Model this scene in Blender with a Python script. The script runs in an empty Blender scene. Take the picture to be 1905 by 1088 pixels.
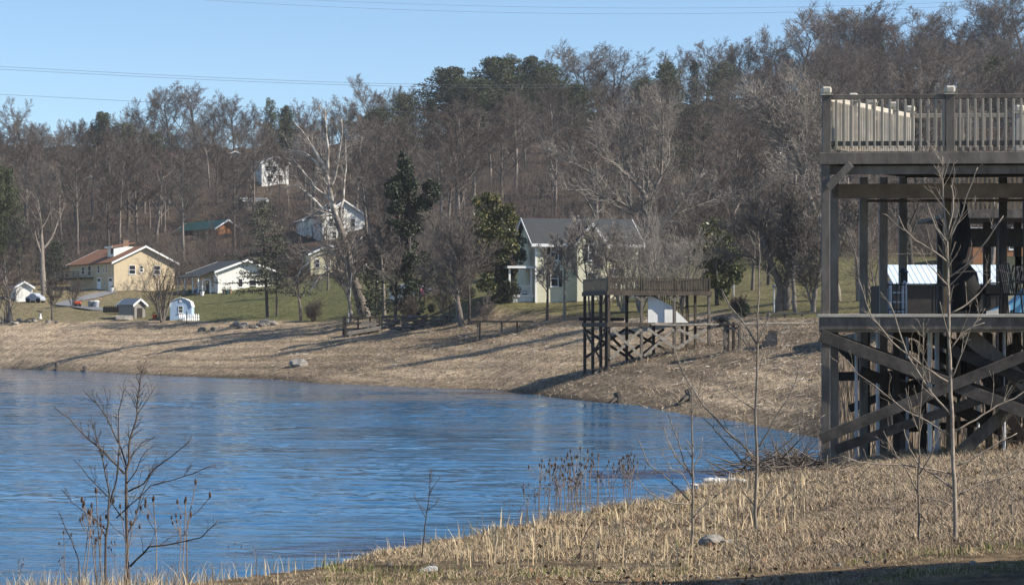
import bpy, math, random
import numpy as np
from mathutils import Matrix, Vector

S = bpy.context.scene
COL = S.collection
R = math.radians
FP = 4000.0                       # focal length in photo pixels
HY = 615.0                        # the horizon's row in the photo
CX = 952.5
WATER = -4.4                      # eye height above the water is 4.4 m

# ------------------------------------------------------------------ camera
cam = bpy.data.cameras.new("camera")
camo = bpy.data.objects.new("camera", cam); COL.objects.link(camo)
cam.sensor_width = 36.0
cam.lens = 36.0 * FP / 1905.0
cam.shift_y = (HY - 544.0) / 1905.0
cam.clip_start = 0.1; cam.clip_end = 6000
camo.location = (0, 0, 0); camo.rotation_euler = (R(90), 0, 0)
S.camera = camo

# ------------------------------------------------------------------ sky, sun, exposure
SUN_EL, SUN_AZ = R(37), R(101)     # azimuth clockwise from +Y
w = bpy.data.worlds.new("World"); S.world = w; w.use_nodes = True
nt = w.node_tree; bg = nt.nodes["Background"]
sky = nt.nodes.new("ShaderNodeTexSky"); sky.sky_type = 'NISHITA'; sky.sun_disc = False
sky.sun_elevation = SUN_EL; sky.sun_rotation = SUN_AZ
sky.air_density = 1.0; sky.dust_density = 0.0; sky.ozone_density = 5.0; sky.altitude = 300
nt.links.new(sky.outputs[0], bg.inputs[0]); bg.inputs[1].default_value = 0.097
sl = bpy.data.lights.new("sun", 'SUN'); so = bpy.data.objects.new("sun", sl); COL.objects.link(so)
sl.energy = 5.0; sl.angle = R(0.5); sl.color = (1.0, 0.92, 0.79)
sd = Vector((math.sin(SUN_AZ) * math.cos(SUN_EL), math.cos(SUN_AZ) * math.cos(SUN_EL), math.sin(SUN_EL)))
so.rotation_euler = sd.to_track_quat('Z', 'Y').to_euler(); so.location = (60, 0, 80)
vs = S.view_settings
S.display_settings.display_device = 'sRGB'
vs.view_transform = 'Standard'; vs.look = 'None'; vs.exposure = 0.74; vs.gamma = 1.0; vs.use_curve_mapping = False

# ------------------------------------------------------------------ helpers
def rs(seed): return np.random.RandomState(seed)

def nrm(v):
    v = np.asarray(v, float); n = np.linalg.norm(v)
    return v / n if n > 1e-9 else np.array((0., 0., 1.))

def mesh_from(name, V, Fc, mats, mi=None, smooth=False):
    """V (n,3); Fc a list of integer arrays (k,m) of faces of m corners"""
    me = bpy.data.meshes.new(name)
    V = np.asarray(V, np.float32).reshape(-1, 3)
    me.vertices.add(len(V)); me.vertices.foreach_set("co", V.ravel())
    Fc = [np.asarray(f, np.int32) for f in Fc if len(f)]
    tot = sum(f.size for f in Fc); nf = sum(len(f) for f in Fc)
    me.loops.add(tot); me.polygons.add(nf)
    me.loops.foreach_set("vertex_index", np.concatenate([f.ravel() for f in Fc]))
    sizes = np.concatenate([np.full(len(f), f.shape[1], np.int32) for f in Fc])
    starts = np.concatenate([[0], np.cumsum(sizes)[:-1]]).astype(np.int32)
    me.polygons.foreach_set("loop_start", starts)
    if not isinstance(mats, (list, tuple)): mats = [mats]
    for m in mats: me.materials.append(m)
    if mi is not None: me.polygons.foreach_set("material_index", np.asarray(mi, np.int32))
    if smooth: me.polygons.foreach_set("use_smooth", np.ones(nf, bool))
    me.update(calc_edges=True); me.validate()
    return me

def link(name, me, parent=None, loc=None, rz=0.0):
    o = bpy.data.objects.new(name, me); COL.objects.link(o)
    if parent is not None: o.parent = parent
    if loc is not None: o.location = loc
    if rz: o.rotation_euler = (0, 0, rz)
    return o

def tag(o, label=None, cat=None, group=None, kind=None):
    if label: o["label"] = label
    if cat: o["category"] = cat
    if group: o["group"] = group
    if kind: o["kind"] = kind
    return o

def thing(name, label, cat, loc, rz=0.0, group=None):
    return tag(link(name, None, None, loc, rz), label, cat, group)

class MB:
    """collects shapes into ONE mesh"""
    def __init__(s): s.v = []; s.f = []
    def add(s, vs, fs):
        b = len(s.v); s.v += [tuple(map(float, p)) for p in vs]; s.f += [tuple(i + b for i in f) for f in fs]; return s
    def box(s, x0, x1, y0, y1, z0, z1):
        return s.add([(x0,y0,z0),(x1,y0,z0),(x1,y1,z0),(x0,y1,z0),(x0,y0,z1),(x1,y0,z1),(x1,y1,z1),(x0,y1,z1)],
                     [(3,2,1,0),(4,5,6,7),(0,1,5,4),(1,2,6,5),(2,3,7,6),(3,0,4,7)])
    def beam(s, a, b, w, h, up=(0, 0, 1)):
        """a board from a to b, w across, h along up"""
        a = np.array(a, float); b = np.array(b, float); d = nrm(b - a); u = np.array(up, float)
        if abs(d @ u) > .97: u = np.array((0., 1., 0.))
        x = nrm(np.cross(d, u)); y = np.cross(x, d)
        P = []
        for e in (a, b):
            for i, j in ((-1,-1),(1,-1),(1,1),(-1,1)): P.append(e + x * w / 2 * i + y * h / 2 * j)
        return s.add(P, [(3,2,1,0),(4,5,6,7),(0,1,5,4),(1,2,6,5),(2,3,7,6),(3,0,4,7)])
    def tube(s, pts, rad, n=8, cap=True):
        pts = [np.array(p, float) for p in pts]
        if not hasattr(rad, '__len__'): rad = [rad] * len(pts)
        P = []; x = None
        for i, p in enumerate(pts):
            d = nrm(pts[min(i + 1, len(pts) - 1)] - pts[max(i - 1, 0)])
            if x is None:
                x = nrm(np.cross(d, (0, 1, 0.1) if abs(d[1]) < .9 else (1, 0, 0)))
            x = nrm(x - d * (x @ d)); y = np.cross(d, x)
            for k in range(n):
                a = 2 * math.pi * k / n; P.append(p + rad[i] * (math.cos(a) * x + math.sin(a) * y))
        F = []
        for i in range(len(pts) - 1):
            for k in range(n):
                k2 = (k + 1) % n; F.append((i*n+k, i*n+k2, (i+1)*n+k2, (i+1)*n+k))
        if cap: F += [tuple(range(n - 1, -1, -1)), tuple((len(pts) - 1) * n + k for k in range(n))]
        return s.add(P, F)
    def lathe(s, prof, c=(0, 0, 0), n=14):
        """prof: (radius, z) from the bottom up"""
        P = [(c[0] + r * math.cos(2*math.pi*k/n), c[1] + r * math.sin(2*math.pi*k/n), c[2] + z) for r, z in prof for k in range(n)]
        F = [(i*n+k, i*n+(k+1) % n, (i+1)*n+(k+1) % n, (i+1)*n+k) for i in range(len(prof)-1) for k in range(n)]
        F += [tuple(range(n-1, -1, -1)), tuple((len(prof)-1)*n+k for k in range(n))]
        return s.add(P, F)
    def prism(s, poly, z0, z1):
        n = len(poly)
        return s.add([(x, y, z0) for x, y in poly] + [(x, y, z1) for x, y in poly],
                     [tuple(range(n-1, -1, -1)), tuple(range(n, 2*n))] + [(i, (i+1) % n, n+(i+1) % n, n+i) for i in range(n)])
    def extr(s, poly, y0, y1):
        """polygon in x,z pushed from y0 to y1"""
        n = len(poly)
        return s.add([(x, y0, z) for x, z in poly] + [(x, y1, z) for x, z in poly],
                     [tuple(range(n)), tuple(range(2*n-1, n-1, -1))] + [(i, n+i, n+(i+1) % n, (i+1) % n) for i in range(n)])
    def sheet(s, a, b, c, d, t):
        """a slab on the quad abcd, t thick downwards"""
        q = [np.array(p, float) for p in (a, b, c, d)]; n = nrm(np.cross(q[1]-q[0], q[3]-q[0])); n = n if n[2] >= 0 else -n
        return s.add(q + [p - n * t for p in q], [(0,1,2,3),(7,6,5,4),(0,4,5,1),(1,5,6,2),(2,6,7,3),(3,7,4,0)])
    def rock(s, c, r, rng, flat=.6):
        import bmesh
        bm = bmesh.new(); bmesh.ops.create_icosphere(bm, subdivisions=2, radius=1)
        k = rng.normal(0, 1, (4, 3)); ph = rng.uniform(0, 6, 4)
        P = []
        for v in bm.verts:
            p = np.array(v.co); g = 1 + .13 * sum(math.sin(2.2 * (p @ k[i]) + ph[i]) for i in range(4)) + rng.normal(0, .03)
            P.append(np.array(c) + p * g * np.array((r, r * .85, r * flat)))
        F = [tuple(v.index for v in f.verts) for f in bm.faces]; bm.free()
        return s.add(P, F)
    def build(s, name, m, parent=None, loc=None, rz=0.0, smooth=False, bevel=0.0):
        me = bpy.data.meshes.new(name); me.from_pydata(s.v, [], s.f); me.materials.append(m)
        import bmesh
        bm = bmesh.new(); bm.from_mesh(me); bmesh.ops.recalc_face_normals(bm, faces=bm.faces)
        if bevel: bmesh.ops.bevel(bm, geom=list(bm.edges), offset=bevel, segments=1, affect='EDGES')
        if smooth:
            for f in bm.faces: f.smooth = True
        bm.to_mesh(me); bm.free(); me.update()
        return link(name, me, parent, loc, rz)

def copy_tree(o, loc=None, rz=None, sc=None, label=None, group=None, parent=None):
    c = o.copy(); COL.objects.link(c)
    if parent is not None: c.parent = parent
    if loc is not None: c.location = loc
    if rz is not None: c.rotation_euler = (0, 0, rz)
    if sc is not None: c.scale = sc
    if label: c["label"] = label
    if group: c["group"] = group
    for ch in list(o.children): copy_tree(ch, parent=c)
    return c

# ------------------------------------------------------------------ materials
def mat(name, c1, c2=None, scale=3.0, rough=.8, bump=0.0, bscale=None, stretch=(1, 1, 1), detail=6, spec=.3, rand=0.0, c3=None, lo=.35, hi=.65, metal=0.0):
    m = bpy.data.materials.new(name); m.use_nodes = True
    n = m.node_tree.nodes; l = m.node_tree.links; b = n["Principled BSDF"]
    b.inputs["Roughness"].default_value = rough; b.inputs["Specular IOR Level"].default_value = spec; b.inputs["Metallic"].default_value = metal
    tc = n.new("ShaderNodeTexCoord"); mp = n.new("ShaderNodeMapping"); mp.inputs["Scale"].default_value = stretch
    l.new(tc.outputs["Object"], mp.inputs[0])
    out = None
    c2 = c2 or tuple(x * .7 for x in c1)
    no = n.new("ShaderNodeTexNoise"); no.inputs["Scale"].default_value = scale; no.inputs["Detail"].default_value = detail; no.inputs["Roughness"].default_value = .65
    l.new(mp.outputs[0], no.inputs["Vector"])
    cr = n.new("ShaderNodeValToRGB"); e = cr.color_ramp.elements
    e[0].position = lo; e[0].color = (*c2, 1); e[1].position = hi; e[1].color = (*c1, 1)
    if c3: k = e.new((lo + hi) / 2); k.color = (*c3, 1)
    l.new(no.outputs["Fac"], cr.inputs[0]); out = cr.outputs[0]
    if rand:
        oi = n.new("ShaderNodeObjectInfo"); hs = n.new("ShaderNodeHueSaturation")
        mr = n.new("ShaderNodeMapRange"); mr.inputs[3].default_value = 1 - rand; mr.inputs[4].default_value = 1 + rand
        l.new(oi.outputs["Random"], mr.inputs[0]); l.new(mr.outputs[0], hs.inputs["Value"]); l.new(out, hs.inputs["Color"]); out = hs.outputs[0]
    l.new(out, b.inputs["Base Color"])
    if bump:
        bn = n.new("ShaderNodeTexNoise"); bn.inputs["Scale"].default_value = bscale or scale * 3; bn.inputs["Detail"].default_value = 5
        l.new(mp.outputs[0], bn.inputs["Vector"])
        bp = n.new("ShaderNodeBump"); bp.inputs["Strength"].default_value = 1; bp.inputs["Distance"].default_value = bump
        l.new(bn.outputs["Fac"], bp.inputs["Height"]); l.new(bp.outputs[0], b.inputs["Normal"])
    return m

def lined(name, c1, c2, axis, period, rough=.6, depth=.01, width=.12, noise=.15):
    """siding, shingles or ribs: lines across one object axis, with a mottled tone"""
    m = mat(name, c1, tuple(x * (1 - noise) for x in c1), scale=1.5, rough=rough)
    n = m.node_tree.nodes; l = m.node_tree.links; b = n["Principled BSDF"]
    tc = n.new("ShaderNodeTexCoord"); sx = n.new("ShaderNodeSeparateXYZ"); l.new(tc.outputs["Object"], sx.inputs[0])
    d = n.new("ShaderNodeMath"); d.operation = 'DIVIDE'; d.inputs[1].default_value = period; l.new(sx.outputs[axis], d.inputs[0])
    fr = n.new("ShaderNodeMath"); fr.operation = 'FRACT'; l.new(d.outputs[0], fr.inputs[0])
    lt = n.new("ShaderNodeMath"); lt.operation = 'LESS_THAN'; lt.inputs[1].default_value = width; l.new(fr.outputs[0], lt.inputs[0])
    mx = n.new("ShaderNodeMix"); mx.data_type = 'RGBA'
    old = b.inputs["Base Color"].links[0].from_socket
    l.new(old, mx.inputs[6]); mx.inputs[7].default_value = (*c2, 1); l.new(lt.outputs[0], mx.inputs[0]); l.new(mx.outputs[2], b.inputs["Base Color"])
    bp = n.new("ShaderNodeBump"); bp.inputs["Distance"].default_value = depth; bp.inputs["Strength"].default_value = .8
    l.new(fr.outputs[0], bp.inputs["Height"]); l.new(bp.outputs[0], b.inputs["Normal"])
    return m

M = {}
M['twig_red'] = mat('twig_red', (.128, .100, .085), (.066, .052, .045), 2, .9, rand=.28)
M['twig_grey'] = mat('twig_grey', (.168, .142, .122), (.092, .077, .066), 2, .9, rand=.28)
M['twig_pale'] = mat('twig_pale', (.30, .265, .235), (.17, .15, .13), 2, .9, rand=.2)
M['bark'] = mat('bark', (.225, .195, .168), (.11, .093, .08), 4, .9, bump=.02, rand=.25)
M['bark_dark'] = mat('bark_dark', (.10, .085, .072), (.05, .042, .036), 4, .9, bump=.02, rand=.2)
M['sycamore'] = mat('sycamore', (.50, .455, .40), (.20, .165, .135), 1.3, .8, bump=.01, lo=.42, hi=.56)
M['far_brush'] = mat('far_brush', (.122, .099, .085), (.058, .047, .041), .35, .9)
M['sapling'] = mat('sapling', (.30, .25, .20), (.17, .14, .11), 14, .7, rand=.15)
M['sapling_dark'] = mat('sapling_dark', (.10, .075, .06), (.055, .042, .035), 14, .7, rand=.15)
def leafmat(name, c1, c2, sc=.5, rough=.6, spec=.3, rand=.15):
    m = mat(name, c1, c2, sc, rough, spec=spec, rand=rand, detail=8)
    return m
M['pine'] = leafmat('pine_needles', (.066, .076, .026), (.030, .038, .017))
M['pine_dark'] = leafmat('dark_needles', (.038, .050, .022), (.018, .025, .013))
M['pine_olive'] = leafmat('olive_needles', (.080, .085, .032), (.040, .048, .022))
M['hemlock'] = leafmat('hemlock_needles', (.085, .085, .055), (.045, .048, .032))
M['magnolia'] = leafmat('magnolia_leaves', (.105, .115, .036), (.05, .062, .02), 1.5, .42, .3)
M['magnolia_tip'] = leafmat('magnolia_bronze_leaves', (.23, .185, .065), (.14, .115, .04), 1.5, .5, .3)
M['box_leaf'] = leafmat('boxwood_leaves', (.040, .045, .018), (.018, .022, .010))
M['white'] = mat('white_paint', (.80, .80, .79), (.70, .70, .69), 3, .6)
M['trim'] = mat('white_trim', (.82, .82, .81), (.74, .74, .73), 3, .5)
M['glass'] = mat('window_glass', (.025, .03, .035), (.012, .015, .018), 1, .08, spec=.6)
M['shutter'] = mat('dark_shutter', (.02, .02, .022), None, 3, .6)
M['deck_paint'] = mat('brown_grey_paint', (.20, .168, .138), (.085, .07, .058), 2.6, .75, bump=.004, bscale=30, stretch=(1, 1, .35))
M['rail_baked_light'] = mat('tan_rail_baked_light', (.30, .262, .215), (.24, .21, .17), 3, .7)  # sun on the balusters and shade on the back rail put into the colour
M['deck_faded_sunlit'] = mat('pale_faded_sunlit', (.52, .47, .39), (.36, .325, .27), 3, .6)  # faded rail wood; sun on caps and edge board put into the colour
M['old_wood'] = mat('weathered_wood', (.165, .143, .12), (.07, .058, .048), 6, .85, bump=.006, bscale=25, stretch=(1, 1, .3))
M['brown_wood'] = mat('brown_wood', (.090, .070, .052), (.04, .031, .023), 5, .85, bump=.006, stretch=(1, 1, .3))
M['tan_wood'] = mat('tan_wood', (.21, .158, .10), (.11, .08, .05), 5, .8, bump=.004, stretch=(1, 1, .3))
M['shade_timber'] = mat('timber_with_shade', (.115, .098, .083), (.045, .038, .032), 4, .9, bump=.005)  # brace wood darkened, shade under the deck put into the colour
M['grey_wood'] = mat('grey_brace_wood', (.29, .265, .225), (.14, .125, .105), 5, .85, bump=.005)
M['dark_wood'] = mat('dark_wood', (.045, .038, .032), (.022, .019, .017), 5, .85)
M['black'] = mat('black_fabric', (.012, .012, .013), (.007, .007, .008), 5, .9)
M['iron'] = mat('dark_iron', (.02, .02, .022), None, 5, .5)
M['pvc'] = mat('grey_pipe', (.52, .54, .58), (.42, .44, .48), 4, .5)
M['rock'] = mat('pale_rock', (.30, .275, .245), (.15, .14, .125), 2.5, .9, bump=.05)
M['rock_dark'] = mat('dark_rock', (.15, .14, .125), (.06, .055, .05), 2.5, .9, bump=.05)
M['stone_white'] = mat('white_stone', (.66, .65, .62), (.26, .25, .23), 9, .9, bump=.01)
M['blue_tarp'] = mat('blue_tarp', (.03, .16, .50), (.02, .09, .30), 4, .5)
M['sky_blue'] = mat('light_blue_plastic', (.16, .42, .66), (.13, .36, .58), 2, .4)
M['red'] = mat('orange_red_paint', (.62, .085, .03), (.42, .05, .02), 4, .5)
M['silver_cover'] = mat('silver_cover', (.40, .43, .48), (.26, .28, .32), 3, .45)
M['tyre'] = mat('tyre_rubber', (.012, .012, .012), None, 5, .9)
M['plastic_grey'] = mat('grey_plastic', (.30, .30, .31), (.2, .2, .21), 5, .6)
M['brick'] = mat('chimney_brick', (.30, .22, .16), (.16, .11, .08), 8, .9)
M['beige_wall'] = lined('beige_siding', (.56, .46, .31), (.42, .34, .22), 2, .22)
M['brown_roof'] = lined('brown_shingles', (.25, .122, .068), (.17, .08, .045), 2, .16, .9)
M['white_wall'] = lined('white_siding', (.80, .79, .74), (.66, .65, .62), 2, .2)
M['dark_roof'] = lined('charcoal_shingles', (.050, .054, .058), (.03, .033, .036), 2, .16, .85)
M['yellow_wall'] = lined('yellow_siding', (.70, .67, .50), (.53, .51, .38), 2, .2)
M['cream_wall'] = lined('cream_siding', (.62, .56, .38), (.5, .45, .3), 2, .2)
M['green_roof'] = lined('green_metal', (.026, .085, .068), (.018, .06, .048), 0, .4, .5)
M['log_wall'] = lined('log_wall', (.30, .13, .055), (.12, .06, .03), 2, .25)
M['blue_wall'] = lined('pale_blue_siding', (.42, .57, .77), (.27, .38, .54), 0, .2, width=.14)
M['grey_wall'] = lined('grey_plank_wall', (.27, .25, .22), (.18, .165, .145), 0, .25)
M['grey_roof'] = lined('grey_roof', (.24, .25, .26), (.18, .19, .20), 0, .4, .5)
M['rib_roof'] = lined('pale_ribbed_metal', (.66, .76, .84), (.30, .36, .42), 0, .34, .35, width=.22)
M['skirt'] = lined('white_panel', (.68, .68, .66), (.48, .48, .48), 0, .3, width=.07)
# ------------------------------------------------------------------ terrain: one height function for everything
_r = rs(5)
_K = [(_r.normal(0, 1, 2) / L, _r.uniform(0, 6.28), A) for L, A in ((14, .25), (9, .18), (6, .14), (3.2, .09), (2.1, .07), (1.3, .05), (.8, .035)) for _ in range(2)]
def bumps(X, Y, s=1.0):
    z = 0
    for k, ph, A in _K: z = z + A * np.sin((X * k[0] + Y * k[1]) / s + ph)
    return z
# near bank: its outer edge as (photo x, distance, photo row)
_nb = np.array([(-900, 11, 1130), (-100, 15, 1094), (0, 15.5, 1092), (200, 16.5, 1086), (320, 17, 1078), (600, 19.5, 1041), (1000, 27, 968), (1250, 33, 937), (1500, 39, 888), (1700, 44, 852), (1905, 48, 826), (2300, 58, 790), (3000, 75, 760)], float)
# far side, stations per column: (distance, photo row)
_fc = np.array([-900, -300, 0, 300, 600, 900, 1200, 1500, 1600, 1900, 2300, 3000], float)
_fs = [  # bed, shore, bank top, yard, foot of the woods, mid hill, ridge, beyond
    [(300,704),(288,676),(312,600),(335,560),(370,525),(450,400),(600,290),(800,320)],
    [(290,704),(282,677.4),(308,601),(330,560),(370,525),(450,400),(600,288),(800,320)],
    [(243,720),(251,685),(276,598),(306,560),(362,527),(450,400),(590,286),(800,320)],
    [(204,733),(212,698),(263,600),(306,556),(352,528),(440,400),(600,286),(800,320)],
    [(172,753),(181,712),(240,603),(290,540),(330,505),(430,380),(600,276),(800,310)],
    [(149,774),(158.6,726),(208,600),(213,560),(270,500),(400,350),(560,240),(800,280)],
    [(111,829),(120,762),(183,595),(215,555),(265,500),(400,330),(560,222),(800,260)],
    [(80,915),(88,815),(158,587),(200,540),(250,475),(400,300),(600,185),(800,220)],
    [(75,812),(84,800),(150,588),(195,540),(248,473),(400,295),(600,182),(800,220)],
    [(58,836),(69,777),(128,590),(180,540),(240,470),(400,280),(600,172),(800,210)],
    [(58,836),(69,777),(120,590),(180,540),(240,470),(400,275),(600,170),(800,210)],
    [(58,836),(69,777),(120,590),(180,540),(240,470),(400,275),(600,170),(800,210)]]
_fD = np.array([[s[0] for s in c] for c in _fs], float)
_fZ = np.array([[(HY - s[1]) / FP * s[0] for s in c] for c in _fs], float)
_fZ[:, 0] = np.where(_fc < 1550, -6.0, _fZ[:, 0])

def stations(px):
    D = np.stack([np.interp(px, _fc, _fD[:, k]) for k in range(8)], -1)
    Z = np.stack([np.interp(px, _fc, _fZ[:, k]) for k in range(8)], -1)
    return D, Z

def ground_z(X, Y, rough=True):
    X = np.atleast_1d(np.asarray(X, float)); Y = np.atleast_1d(np.asarray(Y, float))
    px = CX + X / np.maximum(Y, .5) * FP
    De = np.interp(px, _nb[:, 0], _nb[:, 1]); ze = (HY - np.interp(px, _nb[:, 0], _nb[:, 2])) / FP * De
    zn = np.where(Y <= De, -1.6 + (ze + 1.6) * (np.clip(Y / De, 0, 1)) ** 1.35, ze - .42 * (Y - De) - .12 * np.minimum((Y - De), 2))
    zn = np.maximum(zn, -6.5)
    D, Z = stations(px)
    zf = Z[..., 0].copy()
    for k in range(7):
        t = (Y - D[..., k]) / np.maximum(D[..., k + 1] - D[..., k], .1)
        m = (t > 0) & (t <= 1); zf = np.where(m, Z[..., k] + (Z[..., k + 1] - Z[..., k]) * t, zf)
    zf = np.where(Y > D[..., 7], Z[..., 7], zf)
    zf = np.where(Y < D[..., 0], Z[..., 0], zf)
    z = np.maximum(zn, zf)
    if rough:
        near = zn >= zf
        amp = np.where(near, .13, np.interp(Y, (60, 150, 260, 380, 600), (.3, .5, .4, 1.2, 4.0)))
        z = z + amp * bumps(X, Y, 1.0) * np.where(near, np.clip(Y / 25, .3, 1), 1)
    return z

def gz(x, y): return float(ground_z(x, y)[0])
def P(px, py, D): return np.array(((px - CX) / FP * D, D, (HY - py) / FP * D))
_Dm = np.geomspace(9, 900, 6000)
def hit(px, py, dmin=9.0):
    """where the photo's ray meets the ground: point and metres per photo pixel there"""
    D = _Dm[_Dm >= dmin]; X = (px - CX) / FP * D; z = (HY - py) / FP * D
    g = ground_z(X, D); i = np.argmax(g >= z); i = i if g[i] >= z[i] else len(D) - 1
    De = np.interp(px, _nb[:, 0], _nb[:, 1]); ey_ = np.interp(px, _nb[:, 0], _nb[:, 2])
    if py > ey_ - 14 and D[i] > De * 1.02: return at(px, De * .985)      # rays that just clear the near bank's lip
    return np.array((X[i], D[i], g[i])), D[i] / FP

def at(px, D):
    """on the ground at photo column px and distance D"""
    x = (px - CX) / FP * D
    return np.array((x, D, gz(x, D))), D / FP

# ---- ground sheet
def smooth01(a, b, x): t = np.clip((x - a) / (b - a), 0, 1); return t * t * (3 - 2 * t)
NU, ND = 470, 620
gpx = np.linspace(-900, 3000, NU)
gD = np.concatenate([np.geomspace(1.5, 60, 200), np.linspace(60, 330, 300)[1:], np.linspace(330, 1000, ND - 499)[1:]])
ND = len(gD)
U, Dg = np.meshgrid(gpx, gD, indexing='ij')
GX, GY = (U - CX) / FP * Dg, Dg
GZ = ground_z(GX, GY)
idx = np.arange(NU * ND).reshape(NU, ND)
quads = np.stack([idx[:-1, :-1], idx[1:, :-1], idx[1:, 1:], idx[:-1, 1:]], -1).reshape(-1, 4)
D8, Z8 = stations(U)
De = np.interp(U, _nb[:, 0], _nb[:, 1])
nz = bumps(GX, GY, 1.6) * 1.6
cA = lambda *c: np.array(c)
col = np.zeros(GX.shape + (3,)) + cA(.19, .145, .095)                       # dry near grass soil
dirt = smooth01(20.5, 17.0, GY + nz * 1.2) * smooth01(500, 800, U)
col = col * (1 - dirt[..., None]) + cA(.25, .175, .10) * dirt[..., None]
far = (GY > De + 3)[..., None]
straw = cA(.325, .25, .17) * (1 + .25 * nz[..., None])
mud = cA(.085, .068, .052)
t = smooth01(.15, .75, bumps(GX, GY * .35, .7) * 1.5 + .5 * bumps(GX + 40, GY * .4, .12))[..., None] * .5
hb_ = GZ - WATER; rings = (1 + .20 * np.sin(hb_ * 7.5 + nz * 2.2) * smooth01(5.5, 3.0, hb_) + .16 * np.sin(hb_ * 17 + nz * 4))[..., None]
col = np.where(far, (straw * (1 - t) + mud * t) * rings, col)
wet = smooth01(.7, .0, GZ - WATER)[..., None]                                # damp rim at the waterline
col = np.where(far, col * (1 - .45 * wet), col)
lawn_t = smooth01(0, 5, GY - D8[..., 2] + nz * 2)[..., None]
green = smooth01(-.3, .5, bumps(GX + 31, GY * .4, 3.0))[..., None]
lawn = cA(.185, .150, .085) * (1 - green) + cA(.105, .108, .044) * green
moreg = smooth01(250, 420, U)[..., None]
lawn = lawn * (1 - .6 * moreg) + cA(.105, .105, .042) * .6 * moreg
dry = smooth01(330, 200, U)[..., None]
lawn = lawn * (1 - .6 * dry) + cA(.24, .19, .115) * .6 * dry
far2 = (GY > D8[..., 1])[..., None]
col = np.where(far2, col * (1 - lawn_t) + lawn * lawn_t, col)
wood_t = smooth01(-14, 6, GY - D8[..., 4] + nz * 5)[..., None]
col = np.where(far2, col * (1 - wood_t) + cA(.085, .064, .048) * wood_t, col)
scrub = (smooth01(1500, 1640, U) * smooth01(60, 70, GY) * smooth01(150, 120, GY))[..., None]
col = col * (1 - .5 * scrub) + cA(.20, .15, .10) * .5 * scrub
gm = bpy.data.materials.new("ground_cover"); gm.use_nodes = True
n = gm.node_tree.nodes; l = gm.node_tree.links; b = n["Principled BSDF"]; b.inputs["Roughness"].default_value = .95; b.inputs["Specular IOR Level"].default_value = .1
ca = n.new("ShaderNodeAttribute"); ca.attribute_name = "soil"
tc = n.new("ShaderNodeTexCoord")
def noi(scale, det=8, rough=.7, st=(1, 1, 1)):
    mp = n.new("ShaderNodeMapping"); mp.inputs["Scale"].default_value = st; l.new(tc.outputs["Object"], mp.inputs[0])
    x = n.new("ShaderNodeTexNoise"); x.inputs["Scale"].default_value = scale; x.inputs["Detail"].default_value = det; x.inputs["Roughness"].default_value = rough
    l.new(mp.outputs[0], x.inputs["Vector"]); return x
n1 = noi(1.1, 10, .75); n2 = noi(5.0, 6, .7, (1, .5, 1))
m1 = n.new("ShaderNodeMapRange"); m1.inputs[1].default_value = .32; m1.inputs[2].default_value = .68; m1.inputs[3].default_value = .38; m1.inputs[4].default_value = 1.6; l.new(n1.outputs["Fac"], m1.inputs[0])
m2 = n.new("ShaderNodeMapRange"); m2.inputs[1].default_value = .3; m2.inputs[2].default_value = .7; m2.inputs[3].default_value = .4; m2.inputs[4].default_value = 1.65; l.new(n2.outputs["Fac"], m2.inputs[0])
mu = n.new("ShaderNodeMath"); mu.operation = 'MULTIPLY'; l.new(m1.outputs[0], mu.inputs[0]); l.new(m2.outputs[0], mu.inputs[1])
vm = n.new("ShaderNodeVectorMath"); vm.operation = 'SCALE'; l.new(ca.outputs["Color"], vm.inputs[0]); l.new(mu.outputs[0], vm.inputs["Scale"])
l.new(vm.outputs[0], b.inputs["Base Color"])
bp = n.new("ShaderNodeBump"); bp.inputs["Distance"].default_value = .6; bp.inputs["Strength"].default_value = .9; l.new(n1.outputs["Fac"], bp.inputs["Height"]); l.new(bp.outputs[0], b.inputs["Normal"])
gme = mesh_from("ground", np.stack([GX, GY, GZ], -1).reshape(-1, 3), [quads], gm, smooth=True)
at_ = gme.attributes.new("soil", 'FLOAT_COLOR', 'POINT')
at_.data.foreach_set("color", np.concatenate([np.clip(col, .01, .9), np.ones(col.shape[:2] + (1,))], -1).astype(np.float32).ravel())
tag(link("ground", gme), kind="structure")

# ---- water
wm = bpy.data.materials.new("river_water"); wm.use_nodes = True
n = wm.node_tree.nodes; l = wm.node_tree.links; b = n["Principled BSDF"]
b.inputs["Base Color"].default_value = (.018, .098, .205, 1); b.inputs["Roughness"].default_value = .07; b.inputs["IOR"].default_value = 1.333
tc = n.new("ShaderNodeTexCoord")
hs = []
for sc, st, A in ((1.0, (.35, 1.0, 1), .55), (3.2, (.5, 1.0, 1), .24), (.16, (.4, 1.0, 1), .9)):
    mp = n.new("ShaderNodeMapping"); mp.inputs["Scale"].default_value = st; mp.inputs["Rotation"].default_value = (0, 0, R(12)); l.new(tc.outputs["Object"], mp.inputs[0])
    x = n.new("ShaderNodeTexNoise"); x.inputs["Scale"].default_value = sc; x.inputs["Detail"].default_value = 5; x.inputs["Roughness"].default_value = .6; l.new(mp.outputs[0], x.inputs["Vector"])
    y = n.new("ShaderNodeMath"); y.operation = 'MULTIPLY'; y.inputs[1].default_value = A; l.new(x.outputs["Fac"], y.inputs[0]); hs.append(y)
a1 = n.new("ShaderNodeMath"); l.new(hs[0].outputs[0], a1.inputs[0]); l.new(hs[1].outputs[0], a1.inputs[1])
a2 = n.new("ShaderNodeMath"); l.new(a1.outputs[0], a2.inputs[0]); l.new(hs[2].outputs[0], a2.inputs[1])
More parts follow.
